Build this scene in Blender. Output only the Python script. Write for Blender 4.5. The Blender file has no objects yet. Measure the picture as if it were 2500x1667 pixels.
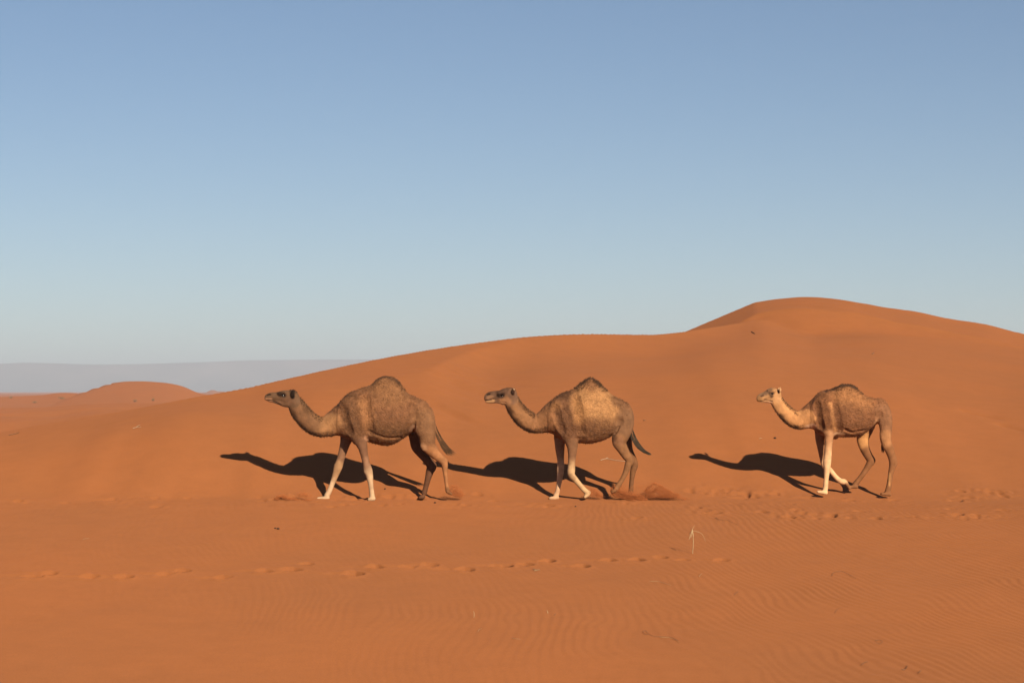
import bpy, math, random
import numpy as np
from mathutils import Vector

# ------------------------------------------------------------------ camera, sky, sun, exposure
SC = bpy.context.scene
COL = SC.collection
F = 85.0 / 36.0 * 2500.0                 # focal length in photo pixels
PITCH = math.atan((955 - 833.5) / F)
CAMZ = 1.77
cam_d = bpy.data.cameras.new('camera')
cam_d.lens = 85.0
cam_d.sensor_width = 36.0
cam_d.clip_start = 0.3
cam_d.clip_end = 60000.0
cam = bpy.data.objects.new('camera', cam_d)
COL.objects.link(cam)
cam.location = (0, 0, CAMZ)
cam.rotation_euler = (math.pi / 2 + PITCH, 0, 0)
SC.camera = cam

SUN_EL = math.radians(25.8)
SUN_AZ = math.radians(27.0)              # behind the camera, to its right
TO_SUN = Vector((math.sin(SUN_AZ) * math.cos(SUN_EL), -math.cos(SUN_AZ) * math.cos(SUN_EL), math.sin(SUN_EL)))
world = bpy.data.worlds.new('World')
SC.world = world
world.use_nodes = True
wn = world.node_tree
for n in list(wn.nodes):
    wn.nodes.remove(n)
w_out = wn.nodes.new('ShaderNodeOutputWorld')
w_bg = wn.nodes.new('ShaderNodeBackground')
w_sky = wn.nodes.new('ShaderNodeTexSky')
w_sky.sky_type = 'NISHITA'
w_sky.sun_disc = False
w_sky.sun_elevation = SUN_EL
w_sky.sun_rotation = math.radians(153.0)
w_sky.altitude = 600
w_sky.air_density = 0.7
w_sky.dust_density = 0.35
w_sky.ozone_density = 1.5
w_bg.inputs['Strength'].default_value = 0.05
w_hs = wn.nodes.new('ShaderNodeHueSaturation')
w_hs.inputs['Saturation'].default_value = 1.05
w_hs.inputs['Value'].default_value = 1.05
wn.links.new(w_sky.outputs[0], w_hs.inputs['Color'])
wn.links.new(w_hs.outputs[0], w_bg.inputs['Color'])
wn.links.new(w_bg.outputs[0], w_out.inputs['Surface'])
sun_d = bpy.data.lights.new('sun', 'SUN')
sun_d.energy = 5.0
sun_d.angle = math.radians(0.53)
sun_d.color = (1.0, 0.86, 0.70)
sun = bpy.data.objects.new('sun', sun_d)
COL.objects.link(sun)
sun.rotation_euler = TO_SUN.to_track_quat('Z', 'Y').to_euler()
sun.location = (20, -40, 30)
SC.view_settings.view_transform = 'Standard'
SC.view_settings.look = 'None'
SC.view_settings.gamma = 1.0
SC.view_settings.use_curve_mapping = False
SC.view_settings.exposure = 0.56

rng = np.random.default_rng(7)
random.seed(7)

# ------------------------------------------------------------------ helpers
def lin(c):
    return tuple(((v / 255) / 12.92) if v / 255 <= 0.04045 else (((v / 255 + 0.055) / 1.055) ** 2.4) for v in c)

def sstep(a, b, x):
    t = np.clip((x - a) / (b - a), 0, 1)
    return t * t * (3 - 2 * t)

def smax(a, b, k):
    h = np.clip(0.5 + 0.5 * (a - b) / k, 0, 1)
    return b * (1 - h) + a * h + k * h * (1 - h)

def smin(a, b, k):
    h = np.clip(0.5 + 0.5 * (b - a) / k, 0, 1)
    return b * (1 - h) + a * h - k * h * (1 - h)

def _hash(ix, iy, iz, seed):
    n = (ix.astype(np.int64) * 374761393 + iy.astype(np.int64) * 668265263 + iz.astype(np.int64) * 2147483647 + seed * 974634777) & 0xffffffff
    n = ((n ^ (n >> 13)) * 1274126177) & 0xffffffff
    n = (n ^ (n >> 16)) & 0xffff
    return n.astype(np.float32) / 65535.0

def noise2(x, y, seed=0):
    x = np.asarray(x, dtype=np.float64); y = np.asarray(y, dtype=np.float64)
    ix = np.floor(x); iy = np.floor(y)
    fx = x - ix; fy = y - iy
    fx = fx * fx * fx * (fx * (fx * 6 - 15) + 10); fy = fy * fy * fy * (fy * (fy * 6 - 15) + 10)
    z = np.zeros_like(ix)
    a = _hash(ix, iy, z, seed); b = _hash(ix + 1, iy, z, seed)
    c = _hash(ix, iy + 1, z, seed); d = _hash(ix + 1, iy + 1, z, seed)
    return ((a * (1 - fx) + b * fx) * (1 - fy) + (c * (1 - fx) + d * fx) * fy) * 2 - 1

def noise3(x, y, z, seed=0):
    ix = np.floor(x); iy = np.floor(y); iz = np.floor(z)
    fx = x - ix; fy = y - iy; fz = z - iz
    fx = fx * fx * (3 - 2 * fx); fy = fy * fy * (3 - 2 * fy); fz = fz * fz * (3 - 2 * fz)
    def L(k):
        a = _hash(ix, iy, iz + k, seed); b = _hash(ix + 1, iy, iz + k, seed)
        c = _hash(ix, iy + 1, iz + k, seed); d = _hash(ix + 1, iy + 1, iz + k, seed)
        return (a * (1 - fx) + b * fx) * (1 - fy) + (c * (1 - fx) + d * fx) * fy
    return (L(0) * (1 - fz) + L(1) * fz) * 2 - 1

def pchip(xs, ys):
    xs = np.asarray(xs, float); ys = np.asarray(ys, float)
    h = np.diff(xs); d = np.diff(ys) / h
    m = np.zeros_like(xs)
    m[1:-1] = np.where(d[1:] * d[:-1] > 0, 2 * d[1:] * d[:-1] / (d[1:] + d[:-1] + 1e-12), 0)
    m[0] = d[0]; m[-1] = d[-1]
    def f(x):
        x = np.clip(x, xs[0], xs[-1])
        i = np.clip(np.searchsorted(xs, x) - 1, 0, len(h) - 1)
        t = (x - xs[i]) / h[i]
        t2 = t * t; t3 = t2 * t
        return (2 * t3 - 3 * t2 + 1) * ys[i] + (t3 - 2 * t2 + t) * h[i] * m[i] + (-2 * t3 + 3 * t2) * ys[i + 1] + (t3 - t2) * h[i] * m[i + 1]
    return f

SP, CP = math.sin(PITCH), math.cos(PITCH)
def ray(px, py):
    """photo pixel -> (X per metre of depth, Z per metre of depth)"""
    xc = (px - 1250.0) / F; yc = -(py - 833.5) / F
    dy = CP - SP * yc; dz = SP + CP * yc
    return xc / dy, dz / dy

def at(px, py, depth):
    a, t = ray(px, py)
    return Vector((a * depth, depth, CAMZ + t * depth))

def link(name, me, parent=None, mats=()):
    o = bpy.data.objects.new(name, me)
    COL.objects.link(o)
    if parent is not None:
        o.parent = parent
    for m in mats:
        me.materials.append(m)
    return o

def tag(o, label=None, cat=None, group=None, kind=None):
    if label: o['label'] = label
    if cat: o['category'] = cat
    if group: o['group'] = group
    if kind: o['kind'] = kind
    return o

def np_mesh(name, verts, loops, starts, totals, smooth=True):
    me = bpy.data.meshes.new(name)
    me.vertices.add(len(verts))
    me.vertices.foreach_set('co', np.asarray(verts, np.float32).ravel())
    me.loops.add(len(loops))
    me.loops.foreach_set('vertex_index', np.asarray(loops, np.int32))
    me.polygons.add(len(starts))
    me.polygons.foreach_set('loop_start', np.asarray(starts, np.int32))
    me.polygons.foreach_set('loop_total', np.asarray(totals, np.int32))
    me.polygons.foreach_set('use_smooth', np.full(len(starts), smooth, bool))
    me.update(calc_edges=True)
    return me

def quad_mesh(name, verts, quads, smooth=True):
    q = np.asarray(quads, np.int32)
    k = q.shape[1]
    return np_mesh(name, verts, q.ravel(), np.arange(len(q)) * k, np.full(len(q), k), smooth)

# ------------------------------------------------------------------ materials
def new_mat(name):
    m = bpy.data.materials.new(name)
    m.use_nodes = True
    nt = m.node_tree
    bsdf = nt.nodes['Principled BSDF']
    return m, nt, bsdf

def nd(nt, kind, **kw):
    n = nt.nodes.new(kind)
    for k, v in kw.items():
        setattr(n, k, v)
    return n

def sand_material(name, base, alt, bump=0.25):
    m, nt, b = new_mat(name)
    L = nt.links.new
    tc = nd(nt, 'ShaderNodeNewGeometry')
    n1 = nd(nt, 'ShaderNodeTexNoise'); n1.inputs['Scale'].default_value = 0.22; n1.inputs['Detail'].default_value = 6; n1.inputs['Roughness'].default_value = 0.62
    n2 = nd(nt, 'ShaderNodeTexNoise'); n2.inputs['Scale'].default_value = 55.0; n2.inputs['Detail'].default_value = 3
    n3 = nd(nt, 'ShaderNodeTexNoise'); n3.inputs['Scale'].default_value = 2.6; n3.inputs['Detail'].default_value = 5; n3.inputs['Roughness'].default_value = 0.7
    for n in (n1, n2, n3):
        L(tc.outputs['Position'], n.inputs['Vector'])
    mix = nd(nt, 'ShaderNodeMix', data_type='RGBA')
    mix.inputs[6].default_value = (*base, 1); mix.inputs[7].default_value = (*alt, 1)
    r = nd(nt, 'ShaderNodeMapRange'); r.inputs[1].default_value = 0.32; r.inputs[2].default_value = 0.68
    L(n1.outputs['Fac'], r.inputs[0]); L(r.outputs[0], mix.inputs[0])
    # grain speckle
    r2 = nd(nt, 'ShaderNodeMapRange'); r2.inputs[1].default_value = 0.25; r2.inputs[2].default_value = 0.75; r2.inputs[3].default_value = 0.90; r2.inputs[4].default_value = 1.10
    L(n2.outputs['Fac'], r2.inputs[0])
    r3 = nd(nt, 'ShaderNodeMapRange'); r3.inputs[1].default_value = 0.3; r3.inputs[2].default_value = 0.7; r3.inputs[3].default_value = 0.955; r3.inputs[4].default_value = 1.045
    L(n3.outputs['Fac'], r3.inputs[0])
    mu = nd(nt, 'ShaderNodeMath', operation='MULTIPLY'); L(r2.outputs[0], mu.inputs[0]); L(r3.outputs[0], mu.inputs[1])
    vm = nd(nt, 'ShaderNodeVectorMath', operation='SCALE'); L(mix.outputs[2], vm.inputs[0]); L(mu.outputs[0], vm.inputs['Scale'])
    L(vm.outputs[0], b.inputs['Base Color'])
    b.inputs['Roughness'].default_value = 0.95
    b.inputs['Specular IOR Level'].default_value = 0.08
    if 'Diffuse Roughness' in b.inputs:
        b.inputs['Diffuse Roughness'].default_value = 0.5
    if bump:
        n4 = nd(nt, 'ShaderNodeTexNoise'); n4.inputs['Scale'].default_value = 26.0; n4.inputs['Detail'].default_value = 5; n4.inputs['Roughness'].default_value = 0.65
        L(tc.outputs['Position'], n4.inputs['Vector'])
        bp = nd(nt, 'ShaderNodeBump'); bp.inputs['Strength'].default_value = bump; bp.inputs['Distance'].default_value = 0.012
        L(n4.outputs['Fac'], bp.inputs['Height']); L(bp.outputs[0], b.inputs['Normal'])
    return m

SAND = sand_material('sand', (0.282, 0.0985, 0.0318), (0.256, 0.0935, 0.0322), 0.12)
SAND_LOOSE = sand_material('loose_sand', (0.42, 0.136, 0.043), (0.38, 0.122, 0.039), 0.0)

def plain_material(name, col, rough=0.8, spec=0.2, var=0.15, scale=60):
    m, nt, b = new_mat(name)
    L = nt.links.new
    n = nd(nt, 'ShaderNodeTexNoise'); n.inputs['Scale'].default_value = scale; n.inputs['Detail'].default_value = 4
    g = nd(nt, 'ShaderNodeNewGeometry'); L(g.outputs['Position'], n.inputs['Vector'])
    r = nd(nt, 'ShaderNodeMapRange'); r.inputs[1].default_value = .3; r.inputs[2].default_value = .7; r.inputs[3].default_value = 1 - var; r.inputs[4].default_value = 1 + var
    L(n.outputs['Fac'], r.inputs[0])
    vm = nd(nt, 'ShaderNodeVectorMath', operation='SCALE'); vm.inputs[0].default_value = col; L(r.outputs[0], vm.inputs['Scale'])
    L(vm.outputs[0], b.inputs['Base Color'])
    b.inputs['Roughness'].default_value = rough; b.inputs['Specular IOR Level'].default_value = spec
    return m

STRAW = plain_material('dry_straw', (0.40, 0.275, 0.14), 0.7, 0.15)
BARK = plain_material('weathered_twig', (0.20, 0.105, 0.055), 0.85, 0.1)
PALE_WOOD = plain_material('bleached_wood', (0.42, 0.28, 0.17), 0.8, 0.1)
DUNG = plain_material('dry_dung', (0.06, 0.032, 0.02), 0.9, 0.1)
LEAF = plain_material('dry_shrub', (0.20, 0.15, 0.075), 0.9, 0.05, 0.3, 3)
ROCK = plain_material('plateau_rock', (0.16, 0.115, 0.095), 0.95, 0.05, 0.25, 0.004)

def fur_material(name, bump=0.75, scale=58.0, var=0.32):
    m, nt, b = new_mat(name)
    L = nt.links.new
    at_ = nd(nt, 'ShaderNodeVertexColor', layer_name='coat')
    tc = nd(nt, 'ShaderNodeTexCoord')
    n1 = nd(nt, 'ShaderNodeTexNoise'); n1.inputs['Scale'].default_value = scale; n1.inputs['Detail'].default_value = 3; n1.inputs['Roughness'].default_value = 0.6; n1.inputs['Distortion'].default_value = 0.8
    n2 = nd(nt, 'ShaderNodeTexNoise'); n2.inputs['Scale'].default_value = 11.0; n2.inputs['Detail'].default_value = 5
    L(tc.outputs['Object'], n1.inputs['Vector']); L(tc.outputs['Object'], n2.inputs['Vector'])
    r1 = nd(nt, 'ShaderNodeMapRange'); r1.inputs[1].default_value = .3; r1.inputs[2].default_value = .7; r1.inputs[3].default_value = 1 - var; r1.inputs[4].default_value = 1 + var
    r2 = nd(nt, 'ShaderNodeMapRange'); r2.inputs[1].default_value = .3; r2.inputs[2].default_value = .7; r2.inputs[3].default_value = .80; r2.inputs[4].default_value = 1.20
    L(n1.outputs['Fac'], r1.inputs[0]); L(n2.outputs['Fac'], r2.inputs[0])
    # the curly coat is rougher than the short hair of head and legs: alpha carries the length
    one = nd(nt, 'ShaderNodeMix', data_type='FLOAT'); one.inputs[2].default_value = 1.0
    L(at_.outputs['Alpha'], one.inputs[0]); L(r1.outputs[0], one.inputs[3])
    mu = nd(nt, 'ShaderNodeMath', operation='MULTIPLY'); L(one.outputs[0], mu.inputs[0]); L(r2.outputs[0], mu.inputs[1])
    vm = nd(nt, 'ShaderNodeVectorMath', operation='SCALE'); L(at_.outputs['Color'], vm.inputs[0]); L(mu.outputs[0], vm.inputs['Scale'])
    L(vm.outputs[0], b.inputs['Base Color'])
    b.inputs['Roughness'].default_value = 0.85; b.inputs['Specular IOR Level'].default_value = 0.15
    bp = nd(nt, 'ShaderNodeBump'); bp.inputs['Distance'].default_value = 0.016
    ms = nd(nt, 'ShaderNodeMath', operation='MULTIPLY_ADD'); ms.inputs[1].default_value = bump; ms.inputs[2].default_value = 0.06
    L(at_.outputs['Alpha'], ms.inputs[0]); L(ms.outputs[0], bp.inputs['Strength'])
    L(n1.outputs['Fac'], bp.inputs['Height']); L(bp.outputs[0], b.inputs['Normal'])
    return m

FUR = fur_material('camel_coat')
HAIR = fur_material('camel_hair', 0.0, 30.0, 0.2)
EYE, _nt, _b = new_mat('camel_eye')
_b.inputs['Base Color'].default_value = (0.006, 0.004, 0.003, 1); _b.inputs['Roughness'].default_value = 0.12

# ------------------------------------------------------------------ terrain
def sky_line(pts):
    a = []; t = []
    for p in pts:
        q = ray(p[0], p[1]); a.append(q[0]); t.append(q[1])
    return pchip(a, t)

def by_px(pts):
    return pchip([ray(p[0], 900)[0] for p in pts], [p[1] for p in pts])

MAIN_T = sky_line([(-2500, 1400), (-800, 1170), (-300, 1095), (0, 1060), (80, 1045), (250, 1015), (450, 975), (600, 949), (700, 926), (800, 902), (905, 879), (1060, 851),
                   (1170, 836), (1300, 823), (1420, 818.5), (1500, 818), (1580, 817), (1640, 813), (1720, 800), (1800, 788), (1860, 780), (1920, 789),
                   (2000, 801), (2100, 800), (2250, 812), (2500, 846), (2900, 900), (4000, 960)])
MAIN_Y = by_px([(-2500, 46), (0, 46.5), (300, 47.5), (600, 49.5), (905, 53.5), (1170, 57.5), (1420, 60.5), (1640, 64), (1860, 70), (2100, 72), (2500, 72), (4000, 72)])
MAIN_M0 = by_px([(-2500, .2), (0, .26), (300, .44), (480, .56), (600, .55), (740, .42), (900, .35), (1200, .335), (1500, .335), (1700, .35), (1900, .31), (2100, .27), (2500, .20), (4000, .2)])
MAIN_M1 = by_px([(-2500, .035), (300, .035), (450, .09), (620, .16), (750, .20), (880, .27), (1150, .27), (1350, .17), (1700, .11), (1900, .08), (2200, .05), (4000, .04)])
BROW = by_px([(-2500, 0), (600, 0), (690, .10), (780, .36), (905, .66), (1020, .66), (1110, .40), (1200, .17), (1290, .05), (1450, 0), (4000, 0)])
PEAK_T = sky_line([(-800, 1200), (900, 900), (1300, 800), (1500, 775), (1640, 760), (1740, 748), (1845, 737.5), (1900, 729), (1960, 725), (2030, 728), (2120, 742), (2180, 754),
                   (2250, 765), (2330, 781), (2400, 793), (2500, 818), (2900, 900), (4000, 980)])
PEAK_Y = 80.0
FAR_A_T = sky_line([(-900, 1010), (60, 968), (190, 944), (230, 938.5), (280, 934), (310, 931), (340, 930.5), (400, 934), (440, 941), (490, 960), (530, 966), (600, 972), (900, 1000)])
FAR_B_T = sky_line([(-900, 980), (-200, 972), (0, 968), (60, 966), (100, 964), (150, 958.5), (180, 959), (210, 965), (300, 975), (500, 985), (900, 1000)])
FAR_C_T = sky_line([(-900, 1030), (-100, 1020), (0, 1018), (60, 1016), (130, 1013), (190, 1005), (250, 998), (300, 999), (360, 1004), (450, 1012), (600, 1030), (900, 1040)])
FAR_E_T = sky_line([(-900, 1000), (-100, 993), (0, 996), (110, 992), (210, 985), (300, 983), (400, 984), (480, 980), (560, 982), (700, 1000), (900, 1020)])
FAR_D_T = sky_line([(-900, 985), (460, 968), (495, 960), (510, 953), (519, 950), (530, 954), (545, 954.5), (556, 956), (565, 953.5), (580, 957), (610, 961), (700, 968), (900, 985)])

# hoof prints along the track in the foreground: photo pixel, size
PRINTS = [(78, 1407, 1), (120, 1400, .9), (214, 1406, 1), (300, 1408, 1.1), (402, 1402, 1), (444, 1395, .8), (540, 1412, 1), (643, 1398, 1.05), (710, 1394, 1), (747, 1379, .6),
          (861, 1404, 1.3), (913, 1388, 1.2), (997, 1386, 1), (1048, 1382, 1.1), (1133, 1392, 1.1), (1225, 1382, 1.25), (1278, 1377, 1.1), (1334, 1368, 1.15), (1422, 1382, 1),
          (1485, 1368, .9), (1556, 1367, .75), (1613, 1361, .7), (1761, 1367, .8), (1668, 1367, .5)]
# the churned trail the camels walk on
TRAIL = [(1768, 1204, .8), (1680, 1200, .6), (1891, 1206, .7), (2071, 1222, .7), (1742, 1253, 1.0), (1700, 1240, .6), (1860, 1251, .8), (1925, 1262, 1), (2029, 1259, .9), (2136, 1267, .8),
         (1303, 1231, 1), (1340, 1236, .7), (1525, 1233, .6), (952, 1213, .8), (43, 1222, 1.1), (160, 1224, .5), (1165, 1206, .7), (838, 1236, .6), (808, 1241, .5), (1975, 1216, .5), (2180, 1220, .5), (2230, 1262, .7), (2320, 1240, .5), (2380, 1262, .6), (2440, 1258, .5)]
_r = random.Random(5)
for _k in range(46):
    _px = _r.uniform(20, 2480)
    TRAIL.append((_px, (1226 if _px < 1550 else _r.choice((1206, 1256))) + _r.uniform(-12, 14), _r.uniform(.3, .9)))
DUNE_TRACKS = [(2352 + i * 14, 1001 + i * 3.2, .7) for i in range(0, 7)] + [(2440 + i * 12, 1035 + i * 3, .8) for i in range(0, 6)]
MOUNDS = [(688, 1220, .17, .085), (712, 1221, .16, .05), (742, 1211, .14, .05), (660, 1223, .2, .02), (1590, 1213, .22, .06), (1632, 1216, .18, .04), (1560, 1217, .2, .035), (1108, 1206, .13, .03)]

def base_h(X, Y):
    """smooth large form of the land, metres; camera stands at X=Y=0"""
    Yp = np.maximum(Y, 1e-3)
    a = np.clip(X / np.maximum(Yp, 6.0), -0.62, 0.47)
    # near side: the slope the photographer stands on, a trough, then the apron below the camels
    fg = smin(0.085 * (Y - 39.15), 0.055 * (Y - 39.4) + 0.004, 0.06)
    here = 0.10 - 0.0028 * np.clip(Y, 0, 40) ** 2 - 0.02 * np.clip(Y, 0, 40)
    here = np.where(Y < 0, 0.10 + 0.3 * np.sin(Y * 0.05), here)
    low = smax(here, fg, 0.35)
    low = np.where(Y < 24.0, np.minimum(low, 1.77 - 0.1206 * Y - 0.12), low)
    # main dune face
    Yc = MAIN_Y(a); tz = MAIN_T(a); zc = CAMZ + tz * Yc; m0 = MAIN_M0(a)
    Y0 = 39.75 + 0.30 * noise2(X / 2.1, np.full_like(X, 3.3), 8) + 0.16 * noise2(X / .6, np.full_like(X, 5.3), 9); z0 = -0.025
    W = Yc - Y0
    t = (Y - Y0) / W
    tc = np.clip(t, 0, 1)
    br = BROW(a)
    m1 = (tz + MAIN_M1(a)) * W
    zcf = zc + br
    M0 = m0 * W
    t2 = tc * tc; t3 = t2 * tc
    face = (2 * t3 - 3 * t2 + 1) * z0 + (t3 - 2 * t2 + tc) * M0 + (-2 * t3 + 3 * t2) * zcf + (t3 - t2) * m1
    face = np.where(t < 0, z0 + m0 * (Y - Y0), face)
    face = np.where(br > 1e-4, smin(face, zc - (tz + 0.085) * (Yc - Y), 0.035), face)
    face = np.where(t > 0.97, np.minimum(face, zc), face)
    back = zc - 0.32 * (Y - Yc)
    main = np.where(t > 1, back, face)
    und = 0.5 * noise2(X / 70.0, Y / 110.0, 3) + 0.25 * noise2(X / 27.0 + 5, Y / 40.0, 4)
    plain = -2.0 + und * sstep(60, 140, Y)
    h = smax(low, main, 0.15)
    h = np.where(Y > Yc, np.maximum(main, plain - 1.0), h)
    # summit behind, with a slip face on its shaded flank
    pk = PEAK_T(a); zp = CAMZ + pk * PEAK_Y
    dy = Y - PEAK_Y
    W_ = zp - np.where(dy < 0, 0.074 * np.minimum(-dy, 9.0) + 0.30 * np.maximum(-dy - 9.0, 0), 0.3 * dy)
    crest = PEAK_Y + 3.0 * np.maximum(8.06 - X, 0)
    S_ = 4.725 + 0.46 * (X - 8.06) + 0.03 * dy - 0.33 * np.maximum(Y - crest, 0)
    pk_h = np.minimum(W_, S_)
    sel = (Y > 55)
    h = np.where(sel, smax(h, pk_h, 0.04 + 0.25 * sstep(8.2, 10.5, X)), h)
    far = Y > 90
    if np.any(far):
        def ridge(T, Yr, fs, bs, rnd):
            z = CAMZ + T(a) * Yr
            d = Y - Yr
            return z - np.where(d < 0, fs, bs) * (np.sqrt(d * d + rnd * rnd) - rnd)
        p = np.maximum(h, plain)
        def shelf(T, Yr, flat, fs):
            # low dune with a gently sloping back that ends in a brink and a lit front
            d = Yr - Y
            return CAMZ + T(a) * Yr - np.where(d > 0, 0.022 * np.minimum(d, flat) + fs * np.maximum(d - flat, 0), 0.2 * -d)
        p = np.maximum(p, shelf(FAR_C_T, 230, 14 + 5 * noise2(X / 6.0, Y / 900.0, 15), .17))
        p = np.maximum(p, shelf(FAR_E_T, 330, 26 + 8 * noise2(X / 9.0, Y / 900.0, 16), .15))
        rA = ridge(FAR_A_T, 620, .09, .3, 8)
        sA = 3.88 + 0.52 * (X + 102.3) + 0.02 * (Y - 620) - 0.4 * np.maximum(Y - 620 - 3.9 * (X + 102.3), 0)
        p = np.maximum(p, np.minimum(rA, sA))
        p = np.maximum(p, ridge(FAR_B_T, 700, .07, .3, 8))
        p = np.maximum(p, ridge(FAR_D_T, 3300, .10, .3, 10))
        # the open desert sinks gently to the foot of the plateau
        h = np.where(far, smax(p, np.full_like(p, -6.0), 1.0), h)
    return h

_prints = []

def detail_h(X, Y):
    """ripples, soft swells, prints and heaps on the near sand"""
    a = X / np.maximum(Y, 5)
    px = a * F + 1250
    w = sstep(22.0, 23.5, Y) * (1 - sstep(42.0, 43.5, Y))
    sw = 0.020 * noise2(X / 1.9, Y / 2.6, 11) + 0.010 * noise2(X / 0.8 + 3, Y / 1.1, 12)
    z = sw * sstep(5, 20, Y) * (1 - 0.65 * sstep(39.8, 41, Y))
    s = X + 0.10 * (Y - 33) + 0.028 * np.maximum(0, X - 1.0) * (Y - 31)
    s = s + 0.16 * noise2(X / 1.1, Y / 1.6, 21) + 0.05 * noise2(X / 0.32, Y / 0.5, 22) + 0.5 * noise2(X / 4.0, Y / 5.0, 23)
    lam = 0.125
    ph = 2 * np.pi * s / lam
    wave = np.sin(ph + 0.35 * np.sin(ph))
    amp = 0.0016 + 0.0030 * sstep(-1.0, 5.0, X) + 0.0016 * sstep(0.1, 0.6, noise2(X / 2.3 + 9, Y / 2.8, 25))
    amp = amp * (0.55 + 0.45 * sstep(-0.35, 0.35, noise2(X / 1.3, Y / 1.5, 26)))
    amp = amp * (1 - 0.9 * sstep(38.6, 39.6, Y)) * (1 - 0.55 * sstep(30.5, 27, Y) * sstep(2.5, -1, X))
    z = z + wave * amp * w
    for (cx, cy, r, dep, kind) in _prints:
        m = (np.abs(X - cx) < 1.1) & (np.abs(Y - cy) < 1.0)
        if not m.any():
            continue
        x = X[m] - cx; y = Y[m] - cy
        if kind == 'heap':
            q = (x / r) ** 2 + (y / (r * .9)) ** 2
            dz = dep * np.exp(-q * 1.4) * (1 + 0.35 * noise2((x + cx) / .07, (y + cy) / .09, 31)) + 0.1 * dep * noise2((x + cx) / .035, (y + cy) / .05, 32) * np.exp(-q)
        else:
            wob = 1 + 0.25 * noise2((x + cx) / .13, (y + cy) / .13, 33)
            d = np.sqrt((x / r) ** 2 + (y / (r * 1.25)) ** 2) * wob
            pit = -dep * (1 - sstep(np.where(x > 0, 0.72, 0.35), np.where(x > 0, 1.12, 1.2), d))
            rim = 0.10 * dep * np.exp(-((d - 1.35) / 0.28) ** 2)
            # the drag the foot leaves when it is swung in and out
            u = np.clip(-x / (r * 4.2), 0, 1)
            dw = np.sqrt(np.maximum(0, np.abs(y) / (r * 1.2)) ** 2) * wob
            drag = -0.24 * dep * (1 - sstep(.5, 1.1, dw)) * (1 - u) * sstep(-0.2, 0.6, -x / r) * (x < r)
            lip = 0.07 * dep * np.exp(-((dw - 1.3) / .3) ** 2) * (1 - u) * (x < 0) * (x > -r * 4.2)
            dz = np.minimum(pit, drag) + rim + lip
            if kind == 'churn':
                dz = dz * .8 + 0.25 * dep * noise2((x + cx) / .09, (y + cy) / .12, 34) * np.exp(-(x / .35) ** 2 - (y / .3) ** 2)
        z[m] += dz
    # churned sand of the trail itself
    tr = np.exp(-((Y - 38.75 - 0.10 * np.sin(X * 0.5)) / 0.45) ** 2) * w
    z = z + tr * (0.014 * noise2(X / .17, Y / .22, 41) * sstep(-.1, .5, noise2(X / .9, Y / .8, 42)) + 0.006 * noise2(X / .08, Y / .1, 43))
    return z

def slide_h(X, Y):
    """faint grain-flow tongues on the steep faces"""
    px = X / np.maximum(Y, 5) * F + 1250
    s = X + 0.55 * (Y - 45)
    st = noise2(s / 0.55, Y / 6.0, 51) + 0.6 * noise2(s / 0.23, Y / 3.5, 52)
    w1 = np.exp(-((px - 1130) / 110) ** 2) * sstep(43.5, 45.5, Y) * (1 - sstep(50, 54, Y))
    w2 = np.exp(-((px - 2020) / 170) ** 2) * sstep(64, 68, Y) * (1 - sstep(78, 81, Y))
    z = 0.055 * st * w1 + 0.05 * noise2((X + .7 * (Y - 72)) / 1.1, Y / 9.0, 53) * w2
    # wind-blown swells of the faces
    wb = sstep(40.5, 43, Y) * (1 - sstep(58, 66, Y))
    z = z + wb * (0.035 * noise2(X / 3.1, Y / 3.6, 54) + 0.05 * noise2(X / 7.0, Y / 6.0, 55))
    # wavy rim of the far shoulder
    z = z + 0.05 * noise2(X / 1.3, Y / 9.0, 56) * sstep(2080, 2200, px) * np.exp(-((Y - PEAK_Y) / 3.0) ** 2)
    return z

def ground_hit(px, py):
    a, t = ray(px, py)
    ys = np.concatenate([np.arange(23.5, 90, 0.02), np.arange(90, 1200, 1.0)])
    d = base_h(a * ys, ys) - (CAMZ + t * ys)
    i = np.argmax(d > 0)
    y = ys[i]
    return a * y, y

for (px, py, s) in PRINTS:
    x, y = ground_hit(px, py)
    _prints.append((x, y, .115 * s ** .5, .125 * s, 'print'))
for (px, py, s) in TRAIL:
    x, y = ground_hit(px, py)
    _prints.append((x, y, .105 * s ** .5, .080 * s, 'churn'))
for (px, py, r, hh) in MOUNDS:
    x, y = ground_hit(px, py)
    _prints.append((x, y, r, hh, 'heap'))

def full_h(X, Y):
    z = base_h(X, Y) + slide_h(X, Y)
    m = (Y > 4) & (Y < 44.5) & (np.abs(X) < 14)
    if m.any():
        z[m] += detail_h(X[m], Y[m])
    for (cx, cy) in _dune_tracks:
        m = (np.abs(X - cx) < .5) & (np.abs(Y - cy) < .6)
        if m.any():
            z[m] += -0.03 * np.exp(-((X[m] - cx) / .09) ** 2 - ((Y[m] - cy) / .16) ** 2)
    return z
_dune_tracks = [ground_hit(px, py) for (px, py, s) in DUNE_TRACKS]

def z_at(x, y):
    return float(full_h(np.array([x], float), np.array([y], float))[0])

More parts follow.
